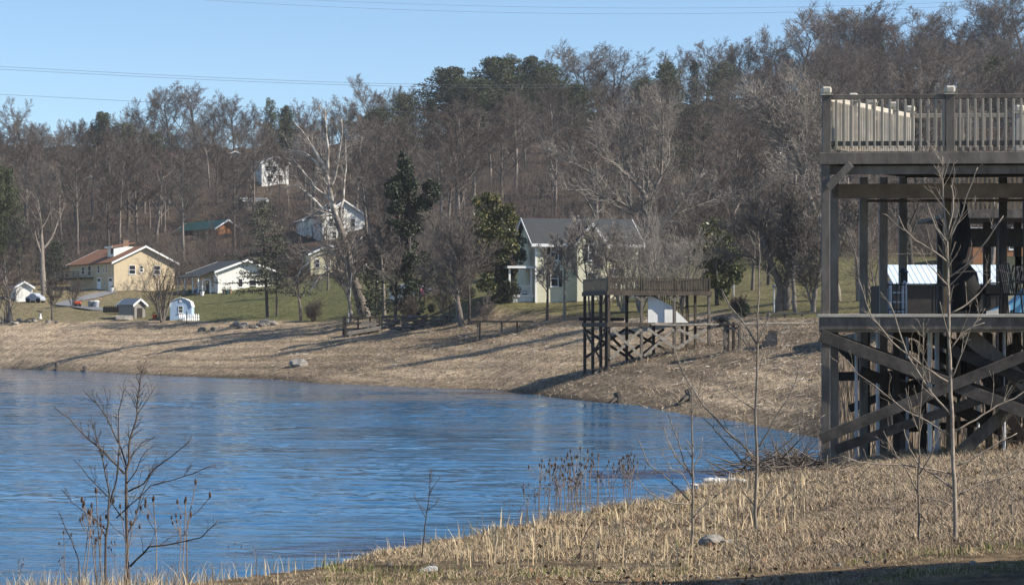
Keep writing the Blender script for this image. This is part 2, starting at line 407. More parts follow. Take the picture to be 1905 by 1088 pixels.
# wind patches: ripples stronger in some bands than in others
mp = n.new("ShaderNodeMapping"); mp.inputs["Scale"].default_value = (.09, .32, 1); mp.inputs["Rotation"].default_value = (0, 0, R(4)); l.new(tc.outputs["Object"], mp.inputs[0])
pn = n.new("ShaderNodeTexNoise"); pn.inputs["Scale"].default_value = 1.0; pn.inputs["Detail"].default_value = 8; pn.inputs["Roughness"].default_value = .7; l.new(mp.outputs[0], pn.inputs["Vector"])
pr = n.new("ShaderNodeMapRange"); pr.inputs[1].default_value = .38; pr.inputs[2].default_value = .62; pr.inputs[3].default_value = .0; pr.inputs[4].default_value = .16; l.new(pn.outputs["Fac"], pr.inputs[0])
bp = n.new("ShaderNodeBump"); bp.inputs["Strength"].default_value = 1.0; l.new(pr.outputs[0], bp.inputs["Distance"])
l.new(a2.outputs[0], bp.inputs["Height"]); l.new(bp.outputs[0], b.inputs["Normal"])
# the surface itself: real waves on a grid that is finer where it is near, over a flat sheet a little lower
wpx = np.concatenate([np.arange(-1500, -160, 9.0), np.arange(-160, 1800, 2.6)]); wD = [19.0]
while wD[-1] < 300: wD.append(wD[-1] + max(.085, .0021 * wD[-1]))
wD = np.array(wD); WU, WY = np.meshgrid(wpx, wD, indexing='ij'); WX = (WU - CX) / FP * WY; WZ = np.zeros_like(WX)
_wr = rs(8); gust = .62 + .5 * np.clip(bumps(WX * .8, WY * 1.3, 2.4) * 1.7, -1, 1.2) + .25 * np.clip(bumps(WX + 50, WY * 1.5, .9) * 1.5, -1, 1)
gust = np.clip(gust, .12, 1.5)
for lam in (.30, .36, .45, .55, .7, .85, 1.1, 1.35, 1.7, 2.2):
    for _ in range(4):
        th = R(78) + _wr.normal(0, .34); k = 2 * math.pi / (lam * _wr.uniform(.85, 1.15))
        WZ +=   .0028 * lam ** .75 * np.sin(k * (math.cos(th) * WX + math.sin(th) * WY) + _wr.uniform(0, 6.28))
WZ = WATER + WZ * gust
n0, n1 = WX.shape; wi = np.arange(n0 * n1).reshape(n0, n1)
wq = np.stack([wi[:-1, :-1], wi[1:, :-1], wi[1:, 1:], wi[:-1, 1:]], -1).reshape(-1, 4)
fl_ = np.array([(-260, 6, WATER - .14), (260, 6, WATER - .14), (260, 420, WATER - .14), (-260, 420, WATER - .14)])
wme = mesh_from("water", np.concatenate([np.stack([WX, WY, WZ], -1).reshape(-1, 3), fl_]), [wq, np.array([[0, 1, 2, 3]]) + n0 * n1], wm, smooth=True)
tag(link("water", wme), kind="structure")
# ------------------------------------------------------------------ trees
def segs_mesh(name, segs, m, n=3):
    A = np.asarray(segs, float).reshape(-1, 8)
    p0, p1, r0, r1 = A[:, :3], A[:, 3:6], A[:, 6], A[:, 7]
    d = p1 - p0; d /= np.maximum(np.linalg.norm(d, axis=1, keepdims=True), 1e-6)
    ref = np.where(np.abs(d[:, 2:3]) > .9, np.array([[1., 0, 0]]), np.array([[0, 0, 1.]]))
    x = np.cross(d, ref); x /= np.linalg.norm(x, axis=1, keepdims=True); y = np.cross(d, x)
    V = []
    for p, r in ((p0, r0), (p1, r1)):
        for k in range(n):
            a = 2 * math.pi * k / n; V.append(p + r[:, None] * (math.cos(a) * x + math.sin(a) * y))
    V = np.stack(V, 1); N = len(A); base = (np.arange(N) * 2 * n)[:, None]
    F = np.concatenate([base + np.array([[k, (k + 1) % n, n + (k + 1) % n, n + k]]) for k in range(n)])
    return mesh_from(name, V.reshape(-1, 3), [F], m, smooth=True)

def perp_dir(rng, d, ang, az=None):
    ref = np.array((0, 0, 1.)) if abs(d[2]) < .95 else np.array((1., 0, 0))
    x = nrm(np.cross(d, ref)); y = np.cross(d, x); a = rng.uniform(0, 2 * math.pi) if az is None else az
    return nrm(d * math.cos(ang) + (x * math.cos(a) + y * math.sin(a)) * math.sin(ang))

def grow(out, rng, p, d, L, r, lev, C):
    """out[0] thick limbs, out[1] fine twigs"""
    ns = C['seg'][lev]; pts = [np.array(p, float)]; ds = []; rr = [r]; d = nrm(d)
    for i in range(ns):
        d = nrm(d + rng.normal(0, C['wig'][lev], 3) + np.array((0, 0, C['up'][lev])))
        q = pts[-1] + d * L / ns; r1 = max(r * (1 - (i + 1) / ns * C['tap'][lev]), C['rmin'])
        out[0 if lev < C['split'] else 1].append((*pts[-1], *q, rr[-1], r1)); pts.append(q); ds.append(d); rr.append(r1)
    if lev >= C['max']: return
    n = C['n'][lev]; n = n + (rng.randint(-1, 2) if n > 3 else 0)
    for k in range(n):
        t = C['t0'][lev] + (1 - C['t0'][lev]) * (k + rng.uniform(.1, .95)) / n
        i = min(int(t * ns), ns - 1); f = t * ns - i
        pp = pts[i] * (1 - f) + pts[i + 1] * f
        az = (k * 2.4 + rng.uniform(-.5, .5)) if lev == 0 else None
        dd = perp_dir(rng, ds[i], C['ang'][lev] * rng.uniform(.7, 1.25), az)
        sh = 1 - C['fall'][lev] * t
        grow(out, rng, pp, dd, L * C['rat'][lev] * sh * rng.uniform(.75, 1.2), max(rr[i] * C['rr'][lev] * rng.uniform(.75, 1.1), C['rmin']), lev + 1, C)

CFG = {
 'fan':  dict(seg=(6,5,4,3,2), wig=(.05,.10,.13,.16,.2), up=(.02,.10,.10,.08,.05), tap=(.75,.8,.85,.8,.6), n=(11,8,6,5), t0=(.30,.22,.2,.2), ang=(.72,.62,.62,.65), rat=(.60,.50,.50,.55), fall=(.52,.35,.3,.3), rr=(.58,.55,.5,.55), rmin=.016, split=2, max=4),
 'tall': dict(seg=(8,5,4,3,2), wig=(.03,.10,.13,.16,.2), up=(.02,.12,.12,.08,.05), tap=(.85,.8,.85,.8,.6), n=(13,8,6,5), t0=(.42,.2,.2,.2), ang=(.80,.60,.62,.65), rat=(.40,.50,.50,.55), fall=(.45,.35,.3,.3), rr=(.5,.55,.5,.55), rmin=.016, split=2, max=4),
 'dome': dict(seg=(5,6,4,3,2), wig=(.05,.07,.11,.15,.2), up=(.02,.12,.07,.05,.03), tap=(.7,.8,.85,.8,.6), n=(12,9,7,6), t0=(.18,.15,.15,.15), ang=(.86,.58,.60,.7), rat=(.80,.46,.52,.6), fall=(.40,.35,.3,.3), rr=(.55,.5,.5,.55), rmin=.017, split=2, max=4),
 'shrub':dict(seg=(4,4,3,2), wig=(.10,.12,.16,.2), up=(.06,.06,.05,.03), tap=(.8,.8,.7,.5), n=(7,6,5), t0=(.2,.2,.2), ang=(.5,.6,.65), rat=(.55,.5,.5), fall=(.3,.3,.3), rr=(.55,.55,.55), rmin=.010, split=1, max=3),
 'sprig':dict(seg=(4,2), wig=(.10,.15), up=(.06,.05), tap=(.8,.6), n=(2,), t0=(.3,), ang=(.6,), rat=(.4,), fall=(.35,), rr=(.6,), rmin=.0016, split=0, max=1),
 'twig2':dict(seg=(4,3,2), wig=(.12,.15,.2), up=(.05,.05,.03), tap=(.85,.8,.6), n=(6,5), t0=(.15,.2), ang=(.7,.7), rat=(.5,.5), fall=(.35,.3), rr=(.55,.6), rmin=.011, split=0, max=2),
}

def bare_meshes(seed, H, kind, trunk_m, twig_m, stems=1, r0=None, lean=0.0):
    rng = rs(seed); out = ([], []); C = CFG[kind]
    r0 = r0 or H * .0165
    for s in range(stems):
        a = rng.uniform(0, 6.28); sp = .0 if stems == 1 else rng.uniform(.15, .38)
        d = nrm((math.cos(a) * sp + lean, math.sin(a) * sp, 1))
        f = {'fan': .74, 'tall': .90, 'shrub': .7, 'dome': .62}.get(kind, .7) * (1 if s == 0 else rng.uniform(.7, 1))
        grow(out, rng, (0, 0, -.4), d, H * f, r0 * (1 if stems == 1 else .6), 0, C)
    k_ = H / max(max(q[5] for q in out[1]), .1); out = tuple([tuple(v * k_ if i < 6 else v for i, v in enumerate(q)) for q in o_] for o_ in out)
    return segs_mesh("trunk", out[0], M[trunk_m], 5), segs_mesh("twigs", out[1], M[twig_m], 3)

def bare_tree(name, label, loc, seed, H, kind, trunk_m='bark', twig_m='twig_grey', stems=1, group=None, r0=None, rz=0, lean=0.0, cat='tree'):
    a, b = bare_meshes(seed, H, kind, trunk_m, twig_m, stems, r0, lean)
    t = tag(link(name, None, None, loc, rz), label, cat, group)
    link("trunk", a, t); link("crown", b, t)
    return t

def cards(rng, C, size, asp=.45, jit=0.0, mi=None, outward=None):
    """one small leaf-sized face at each centre"""
    N = len(C); d = rng.normal(0, 1, (N, 3))
    if outward is not None: d += outward
    d /= np.linalg.norm(d, axis=1, keepdims=True)
    u = np.cross(d, rng.normal(0, 1, (N, 3))); u /= np.maximum(np.linalg.norm(u, axis=1, keepdims=True), 1e-6)
    s = (size * rng.uniform(.6, 1.35, N))[:, None]
    a = d * s * .5; bb = u * s * asp * .5
    V = np.stack([C - a, C + bb - a * .1, C + a, C - bb - a * .1], 1).reshape(-1, 3)
    return V, np.arange(4 * N).reshape(N, 4)

def clumps(rng, centres, radii, per, squash=.7):
    out = []; vec = []
    for c, r in zip(centres, radii):
        k = max(4, int(per * (r ** 1.6)))
        v = rng.normal(0, 1, (k, 3)); v /= np.linalg.norm(v, axis=1, keepdims=True); v *= rng.uniform(.35, 1, (k, 1)) ** .6
        out.append(np.asarray(c) + v * r * np.array((1, 1, squash))); vec.append(v)
    return np.concatenate(out), np.concatenate(vec)

def evergreen_parts(seed, H, W, env, leaf_m, leaf=.42, per=46, nb=70, base=.12, trunk_m='bark_dark', squash=.55, lift=.15, lumps=.3, tip_m=None, cr=.13, asp=.4, lean=0):
    """trunk and limbs, and a crown of leaf faces clumped along the limbs; env(t) gives the crown's half width at height t"""
    rng = rs(seed); segs = []; cen = []; rad = []
    segs.append((0, 0, -.5, lean*H*.5, 0, H * .5, H * .017, H * .011)); segs.append((lean*H*.5, 0, H * .5, lean*H, 0, H * .98, H * .011, .02))
    ph = rng.uniform(0, 6.28, 3)
    for k in range(nb):
        t = base + (1 - base) * ((k + rng.uniform(0, 1)) / nb) ** .9; a = k * 2.39996 + rng.uniform(-.4, .4)
        e = env(t) * W / 2 * (1 + lumps * math.sin(2 * a + ph[0] + 5 * t) * .6 + rng.uniform(-lumps, lumps * .6))
        e = max(e, .15)
        p0 = np.array((lean*H*t, 0, H * t)); tip = p0 + np.array((math.cos(a) * e, math.sin(a) * e, e * lift))
        segs.append((*p0, *tip, max(.02, e * .018), .012))
        m = max(2, int(e / (W * cr) + .5))
        for j in range(m):
            f = (j + 1) / m; cen.append(p0 * (1 - f) + tip * f + rng.normal(0, W * .02, 3)); rad.append(W * cr * rng.uniform(.6, 1.15) * (1.1 - .3 * f))
    Cc, vec = clumps(rng, cen, rad, per, squash)
    V, F = cards(rng, Cc, leaf, asp, outward=vec * .8 + np.array((0, 0, .3)))
    mats = [M[leaf_m]] + ([M[tip_m]] if tip_m else [])
    mi = None
    if tip_m:
        rr = np.linalg.norm(vec, axis=1); top = Cc[:, 2] / H
        mi = ((rng.uniform(0, 1, len(F)) < np.clip(.03 + .35 * (top - .5), 0, .25) * (rr > .7))).astype(int)
    return segs_mesh("trunk", segs, M[trunk_m], 5), mesh_from("crown", V, [F], mats, mi)

def evergreen(name, label, loc, *a, group=None, cat='tree', rz=0, **k):
    tm, cm = evergreen_parts(*a, **k)
    t = tag(link(name, None, None, loc, rz), label, cat, group)
    link("trunk", tm, t); link("crown", cm, t)
    return t

# ---- the bare woods on the hill: a few trees grown once, then copied
VAR = []
for i, (kind, tm, wm_) in enumerate([('fan','bark','twig_red'),('fan','bark','twig_grey'),('tall','bark','twig_red'),('fan','bark_dark','twig_red'),('tall','bark','twig_grey'),
                                     ('fan','bark','twig_red'),('tall','bark_dark','twig_red'),('fan','bark','twig_grey'),('dome','bark','twig_grey'),('dome','bark_dark','twig_red'),('dome','bark','twig_red'),('dome','bark_dark','twig_grey')]):
    VAR.append(bare_meshes(100 + i, 17.0, kind, tm, wm_))
used_var = {}
def hill_tree(px, D, H, v, label, group, rng, wid=1.0):
    p, s = at(px, D)
    sc = H / 17.0
    t = tag(link("bare_tree", None, None, p, rng.uniform(0, 6.28)), label, "tree", group)
    t.scale = (sc * wid, sc * wid, sc)
    link("trunk", VAR[v][0], t); link("crown", VAR[v][1], t)
    return t
rng = rs(77)
# skyline trees: column, top row, distance, kind, width, what to call it
SKY = [
 (28,183,575,0,1.0,'bare dome-crowned tree at the far left end of the skyline'),
 (75,228,600,4,.8,'low bare tree between the left dome crown and the small round pine'),
 (118,222,600,2,.8,'thin bare tree just left of the small round pine on the skyline'),
 (150,220,600,4,.8,'slender bare tree touching the left side of the small round pine'),
 (238,200,590,1,.8,'bare tree just right of the small round pine on the skyline'),
 (268,184,585,0,.85,'broad bare tree left of the tall pale pair on the left skyline'),
 (318,152,580,4,1.0,'tallest pale bare tree on the left skyline'),
 (362,158,580,1,1.0,'pale bare tree right beside the tallest one on the left skyline'),
 (395,185,590,2,.9,'bare tree right of the tall pale pair on the skyline'),
 (435,178,590,0,.85,'rounded bare tree left of the twin dark spires on the skyline'),
 (470,196,600,4,.8,'small bare tree touching the left of the twin dark spires'),
 (575,185,560,2,.9,'bare skyline tree behind the top of the white sycamore'),
 (630,180,560,4,.8,'thin bare skyline tree right of the sycamore top'),
 (680,142,555,0,1.0,'reddish round bare tree standing above the sycamore, left of the pines'),
 (722,160,560,5,.8,'bare tree between the reddish round tree and the pine grove'),
 (762,158,560,0,.8,'bare tree touching the left side of the pine grove'),
 (1040,94,560,0,.9,'small bare crown just right of the pine grove'),
 (1085,82,555,2,1.3,'left one of the two large domed bare crowns right of the pines'),
 (1135,85,555,6,1.3,'right one of the two large domed bare crowns right of the pines'),
 (1190,128,570,4,.8,'low bare crown right of the two large domes'),
 (1262,86,565,0,.8,'lone small fan-shaped bare tree on the skyline between two pines'),
 (1315,72,570,2,1.1,'narrow pointed bare tree right of the lone fan-shaped one'),
 (1352,86,580,4,.9,'thin bare tree right of the narrow pointed one'),
 (1385,70,580,1,.9,'thin bare tree two left of the dark skyline mass'),
 (1418,58,580,7,.9,'upright bare tree at the foot of the rising right skyline'),
 (1448,80,580,5,.9,'low bare tree left of the big right-hand ridge trees'),
 (1492,28,585,3,1.1,'first big bare ridge tree above the left deck post'),
 (1540,12,590,3,1.2,'large many-limbed bare ridge tree right above the deck corner'),
 (1580,10,590,7,.9,'bare ridge tree squeezed between two large crowns above the deck'),
 (1622,2,590,4,1.2,'tall wineglass-shaped bare tree above the deck railing'),
 (1660,40,600,3,.9,'low bare tree just right of the dark spruce on the ridge'),
 (1695,12,590,3,1.2,'wide dark bare ridge tree above the second railing post'),
 (1735,30,600,1,.9,'thin bare ridge tree above the second railing post'),
 (1788,11,590,0,1.3,'large round bare crown on the right of the ridge'),
 (1832,40,600,4,.9,'low bare tree behind the right ridge pine'),
 (1872,-12,590,6,1.2,'tall bare tree cut by the top of the picture at the right'),
 (1912,-25,590,3,1.2,'bare tree at the far right edge of the ridge')]
for px, top, D, v, wd, lab in SKY:
    p, s = at(px, D); H = (HY - top) / FP * D - p[2]
    hill_tree(px, D, max(H, 7) * 1.03, 8 + (v + int(px)) % 4, lab, "bare trees along the skyline", rng, wd * 1.2)
for px in list(np.arange(-20, 700, 17)) + list(np.arange(1010, 1960, 24)):
    px += rng.uniform(-8, 8); D = rng.uniform(555, 598); top = np.interp(px, (0, 600, 700, 1000, 1200, 1450, 1500, 1905), (228, 222, 196, 158, 148, 116, 76, 60)) + rng.uniform(-8, 22)
    p, s = at(px, D); H = (HY - top) / FP * D - p[2]
    if H > 3: hill_tree(px, D, H, 8 + rng.randint(4), 'bare filler tree in the continuous fringe of twigs along the ' + ('left' if px < 800 else 'right') + ' ridge', 'fringe of bare trees along the ' + ('left' if px < 800 else 'right') + ' ridge', rng, rng.uniform(1.0, 1.45))
zones = [(-300,200,'above the brown roofed house'),(200,450,'behind the green roofed cabin'),(450,600,'round the white hilltop house'),(600,820,'behind the leaning white sycamore'),
         (820,1000,'below the pine grove'),(1000,1300,'behind the yellow house'),(1300,1530,'left of the tall grey deck'),(1530,2300,'behind the tall grey deck')]
KEEP = [(80,330,430,hit(212,541)[1]*FP),(350,445,402,hit(402,437)[1]*FP),(330,480,478,hit(405,546)[1]*FP),(480,550,288,hit(515,345)[1]*FP),(560,690,376,hit(640,445)[1]*FP),(980,1200,400,hit(996,563)[1]*FP)]   # px range, top row, distance of houses the woods leave in view
cnt = 0; tries = 0
while cnt < 175 and tries < 4000:
    tries += 1
    px = rng.uniform(-90, 1990); f = rng.uniform(0, 1) ** .8
    D8_, Z8_ = stations(np.array(px)); D = D8_[4] + 6 + f * (D8_[6] - D8_[4] - 10)
    p, s = at(px, D); H = rng.uniform(13, 20.5); top = HY - (p[2] + H) / D * FP; base = HY - p[2] / D * FP
    if any(a - 25 < px < b_ + 25 and D < dd + 6 and top < base and base > t_ - 10 and rng.uniform() < (.95 if dd < 360 else .6) for a, b_, t_, dd in KEEP): continue
    if top < np.interp(px, (0, 200, 640, 800, 1000, 1200, 1400, 1500, 1905), (225, 225, 215, 180, 150, 140, 120, 60, 60)) : continue
    zn_ = next(z for z in zones if z[0] <= px < z[1])
    up = f > .5
    v = rng.choice([0, 0, 1, 2, 2, 3, 4, 5, 5, 6, 7])
    lab = ("bare brown hardwood packed in the upper woods " if up else "bare hardwood with grey limbs in the lower woods ") + zn_[2]
    hill_tree(px, D, H, v, lab, ("upper woods " if up else "lower woods ") + zn_[2], rng, rng.uniform(1.0, 1.45)); cnt += 1

# understory of the woods: saplings and brush nobody could count
us = []
for k in range(5200):
    px = rng.uniform(-250, 2150); D8_, _ = stations(np.array(px)); f = rng.uniform(0, 1) ** 1.25
    D = D8_[4] - 4 + f * (D8_[6] - D8_[4] + 4); 
    if any(a - 5 < px < b_ + 5 and dd - 25 < D < dd + 12 for a, b_, t_, dd in KEEP): continue
    x = (px - CX) / FP * D; us.append((x, D, rng.uniform(2.0, 5.5)))
us = np.array(us); uz = ground_z(us[:, 0], us[:, 1]); segs = []
for (x, y, h), z in zip(us, uz):
    for j in range(9):
        b0 = np.array((x, y, z)) + np.append(rng.normal(0, .5, 2), 0); d = nrm((rng.normal(0, .3), rng.normal(0, .3), 1))
        q = b0 + d * h * rng.uniform(.4, .7); segs.append((*b0, *q, .035, .022))
        for i in range(3): segs.append((*q, *(q + nrm(d + rng.normal(0, .4, 3)) * h * rng.uniform(.2, .45)), .02, .012))
tag(link("woodland_brush", segs_mesh("woodland_brush", segs, M['far_brush'], 3)), "brown leafless brush filling the floor of the hillside woods", "brush", None, "stuff")

# ---- evergreens on the hill
pine_env = lambda t: (1.0 if t < .55 else math.sqrt(max(0, 1 - ((t - .55) / .47) ** 2))) * (.75 + .25 * min(1, t / .3))
cone_env = lambda t: max(.06, (1 - t) ** .75) * min(1, .5 + 2.5 * t)
PV = [evergreen_parts(200, 16, 11, pine_env, 'pine', leaf=.44, per=70, nb=70, base=.16, squash=.6, lumps=.35, cr=.145),
      evergreen_parts(201, 16, 12, pine_env, 'pine', leaf=.44, per=70, nb=66, base=.18, squash=.6, lumps=.45, cr=.145),
      evergreen_parts(202, 16, 10, pine_env, 'pine_olive', leaf=.44, per=58, nb=60, base=.12, squash=.55, lumps=.35, cr=.13),
      evergreen_parts(203, 16, 7, cone_env, 'pine_dark', leaf=.42, per=56, nb=70, base=.06, squash=.5, lumps=.2, cr=.14)]
PIN = [(192,212,560,0,52,8,'small round green pine on the left skyline'),(236,232,560,2,46,7,'low olive pine right of the small round skyline pine'),
 (284,250,555,2,60,7,'low olive pine hidden under the tall pale skyline trees'),
 (503,188,545,2,36,11,'taller of the twin dark spires on the skyline'),(532,201,550,0,36,9,'shorter of the twin dark spires on the skyline'),
 (752,178,520,2,78,12,'olive green pine left of the pine grove'),(700,206,500,0,70,10,'dark low pine below the reddish round tree'),(745,222,490,2,60,9,'low olive pine in front of the dark low pine'),
 (835,131,525,0,118,17,'big spreading pine at the left end of the grove'),(880,150,515,1,100,16,'middle pine of the grove half hidden by its neighbours'),
 (915,112,530,0,88,18,'tall pine in the middle of the grove'),(948,110,535,1,62,17,'narrow pine top right of the tall middle pine'),(986,110,535,0,70,17,'right hand tall pine of the grove'),
 (800,185,500,3,70,12,'dark pine tucked under the left of the grove'),(930,175,500,1,110,15,'low wide pine at the foot of the grove'),(1020,126,545,1,70,14,'low pine at the right end of the grove'),
 (1070,160,500,0,80,15,'dark pine under the two large domed crowns'),(1065,215,470,3,60,11,'small dark evergreen under the domed crowns'),
 (1240,121,530,0,60,14,'pine on the skyline left of the lone fan tree'),(1292,115,535,3,46,13,'dark pine on the skyline right of the lone fan tree'),(1345,119,540,2,72,13,'wide olive pine on the skyline right of centre'),
 (1290,200,440,0,70,14,'dark pine half way up the slope right of centre'),(1262,268,400,2,70,11,'olive evergreen low on the slope right of the yellow house'),(1200,150,520,1,60,13,'pine right of the two large domed crowns'),
 (1640,82,575,3,34,10,'narrow dark spruce on the right ridge'),(1848,110,420,0,78,12,'pine above the right end of the deck railing'),
 (8,318,355,0,66,13,'dark green pine at the left edge of the picture'),(-40,360,350,1,80,12,'pine cut by the left edge of the picture'),(1520,180,470,2,60,10,'olive pine behind the left post of the grey deck')]
for px, top, D, v, wpx, Hm, lab in PIN:
    p, s = at(px, D); ztop = (HY - top) * s; H = max(ztop - p[2], Hm * .6)
    t = tag(link("dark_spruce" if v == 3 else "pine_tree", None, None, p, rng.uniform(0, 6.28)), lab, "tree", "evergreens on the wooded hill")
    W0 = (11, 12, 10, 7)[v]; t.scale = (wpx * s / W0, wpx * s / W0, H / 16)
    link("trunk", PV[v][0], t); link("crown", PV[v][1], t)

# ---- trees with a shape of their own, drawn limb by limb
def limb_tree(name, label, base, lines, seed, trunk_m, twig_m, twigs=(14, .16), dep=.35, n=7, parent_D=None, cat='tree', cfg='twig2', rmin=.010, s_over=None, group=None, limb_m=None):
    """lines: lists of (photo x, photo y) with start and end width in photo pixels; real depth comes from a random walk"""
    p, s = base
    if s_over: s = s_over
    rng = rs(seed); t = tag(link(name, None, None, p), label, cat, group)
    limbs = MB(); bole = MB(); out = ([], []); C = dict(CFG[cfg]); C['rmin'] = rmin
    Hh = max(q[1] for ln in lines for q in ln[0]) ; top = min(q[1] for ln in lines for q in ln[0]); H = (Hh - top) * s
    placed = []
    for pts, w0, w1 in lines:
        # a limb starts at the depth of the limb it leaves
        x0, z0 = (pts[0][0] - CX) * s - p[0], (HY - pts[0][1]) * s - p[2]
        y = 0.0; dirn = rng.choice((-1, 1)) * rng.uniform(.15, .8)
        if placed:
            near = min(placed, key=lambda q: (q[0] - x0) ** 2 + (q[2] - z0) ** 2); y = near[1]
        Q = []; px_, pz_ = x0, z0
        for k, (a, b_) in enumerate(pts):
            x, z = (a - CX) * s - p[0], (HY - b_) * s - p[2]
            if k: y += dirn * dep * math.hypot(x - px_, z - pz_) * rng.uniform(.6, 1.3)
            if not placed and k == 0: z -= .4
            Q.append(np.array((x, y, z))); px_, pz_ = x, z
        # refine with a little wander
        QQ = []; 
        for a, b_ in zip(Q[:-1], Q[1:]):
            for f in np.linspace(0, 1, 4)[:-1]: QQ.append(a * (1 - f) + b_ * f + rng.normal(0, .012, 3) * np.linalg.norm(b_ - a))
        QQ.append(Q[-1]); N = len(QQ)
        rad = [max((w0 + (w1 - w0) * (k / (N - 1)) ** .8) * s / 2, rmin) for k in range(N)]
        (limbs if placed or not limb_m else bole).tube(QQ, rad, n); placed += QQ
        nt_ = int(twigs[0] * sum(np.linalg.norm(b_ - a) for a, b_ in zip(Q[:-1], Q[1:])) / max(H, .1) * 2.2)
        main = not out[1] and len(placed) == N
        for k in range(nt_):
            f = rng.uniform(.45 if main else .18, 1); i = min(int(f * (N - 1)), N - 2)
            d = nrm(QQ[i + 1] - QQ[i])
            dd = perp_dir(rng, d, rng.uniform(.5, 1.0))
            grow(out, rng, QQ[i], nrm(dd + np.array((0, 0, .25))), H * twigs[1] * rng.uniform(.5, 1.2) * (1.15 - .5 * f), min(max(rad[i] * .5, rmin), H * .006), 0, C)
    if limb_m: bole.build("trunk", M[trunk_m], t, smooth=True); limbs.build("limbs", M[limb_m], t, smooth=True)
    else: limbs.build("trunk", M[trunk_m], t, smooth=True)
    if out[1] or out[0]: link("crown", segs_mesh("crown", out[0] + out[1], M[twig_m], 3), t)
    return t

syc = hit(684, 592)
limb_tree("sycamore_tree", "tall leaning sycamore with white upper limbs beside the small dark dock", syc, [
 ([(684,592),(676,578),(668,550),(659,522),(649,479),(640,452),(634,429),(625,404)],25,12),
 ([(625,404),(618,375),(611,340),(606,318)],11,7),([(606,318),(592,292),(585,280),(578,269),(558,240),(543,223)],8,2),([(607,322),(611,315),(610,263),(607,229),(608,211),(595,197)],8,2),
 ([(612,352),(615,347),(624,327),(631,289),(637,252),(637,223)],7,2),([(632,405),(640,350),(640.6,292),(641,257)],6,1.5),
 ([(622,402),(620,400),(598,386),(573,361),(552,345),(520,352)],9,2),([(614,372),(584,347),(559,314),(539,289)],6,2),
 ([(600,312),(570,286),(530,277)],5,1.5),([(646,470),(660,455),(674,440)],4,2),([(651,490),(675,485),(695,511),(713,548)],5,1.5),
 ([(640,460),(610,468),(585,480),(560,500),(548,530)],6,1.5),([(655,510),(620,500),(595,515),(575,545)],7,2),([(664,540),(640,530),(620,515),(600,495)],6,2)],
 11, 'bark', 'twig_pale', (13, .13), rmin=.012, limb_m='sycamore')
t850 = hit(861, 606)
limb_tree("bare_tree", "bare grey tree leaning left over the stone wall, left of the yellow house", t850, [
 ([(861,608),(856,590),(852,568),(849.6,546),(848,519),(844,503)],14,8),([(844,503),(832,480),(818,455),(808,430),(800,405)],6,1.5),([(846,510),(852,480),(862,450),(866,420),(862,392)],6,1.5),
 ([(844,503),(842,470),(838,440),(840,410)],5,1.5),([(849,530),(866,515),(884,500),(905,478),(925,460)],5,1.2),([(848,540),(835,528),(820,521),(800,515),(785,500)],5,1.2),([(850,548),(838,545),(826,540),(812,520)],3,1)],
 12, 'bark', 'twig_grey', (30, .22), rmin=.012)
big = hit(1456, 577)
limb_tree("bare_tree", "stout twin-trunked bare tree on the lawn left of the grey deck", big, [
 ([(1450,578),(1450,560),(1451,536),(1446,520),(1432,490),(1421,465),(1410,430),(1397,403),(1390,370)],20,5),([(1462,577),(1462,555),(1461,530),(1466,505),(1477,465),(1472,440),(1468,418),(1468,380),(1472,330)],20,5),
 ([(1461,540),(1470,500),(1455,450),(1450,400),(1446,340)],9,2),([(1446,520),(1425,500),(1400,480),(1370,472),(1340,470)],7,1.5),([(1475,470),(1500,440),(1515,400),(1525,370)],6,2),
 ([(1421,465),(1395,440),(1370,430),(1340,415)],5,1.5),([(1421,465),(1420,420),(1430,380),(1428,350)],4,1.5),([(1470,420),(1485,390),(1488,360)],4,1.5)],
 13, 'bark', 'twig_grey', (30, .2), rmin=.012)
slim = hit(1480, 582)
limb_tree("bare_tree", "slim grey bare tree just right of the stout twin-trunked one", slim, [([(1480,583),(1479,560),(1478,520),(1482,480),(1476,430),(1468,390),(1466,340)],10,2),([(1479,525),(1490,500),(1502,470),(1506,430)],4,1.2),([(1480,470),(1492,440),(1496,400)],3,1)],
 14, 'bark', 'twig_grey', (26, .2), rmin=.012)
limb_tree("bare_tree", "forked bare tree on the lawn touching the left post of the grey deck", hit(1513, 583), [([(1513,584),(1512,565),(1516,540),(1522,500),(1524,460),(1520,400)],12,4),([(1511,570),(1500,540),(1494,520),(1480,500)],5,1.5),([(1512,560),(1505,520),(1502,490),(1500,450)],4,1.2)],
 15, 'bark', 'twig_grey', (26, .2), rmin=.012)
limb_tree("bare_tree", "pale limbed bare tree leaning left, its top behind the deck corner", hit(1560, 560), [
 ([(1560,562),(1545,480),(1530,420),(1508,365),(1492,310),(1476,265),(1447,233),(1421,201),(1411,172)],15,3),([(1508,365),(1490,345),(1470,335),(1440,330)],6,1.5),([(1476,265),(1478,230),(1470,190),(1468,150)],5,1.5),
 ([(1447,233),(1420,230),(1400,220)],4,1.2),([(1530,420),(1500,400),(1470,395),(1440,410)],6,1.5),([(1492,310),(1500,260),(1510,210),(1505,160)],6,1.5),([(1520,390),(1535,330),(1550,280),(1570,240)],7,2),([(1550,500),(1580,430),(1600,380)],7,2)],
 16, 'bark', 'twig_pale', (40, .17), rmin=.014)
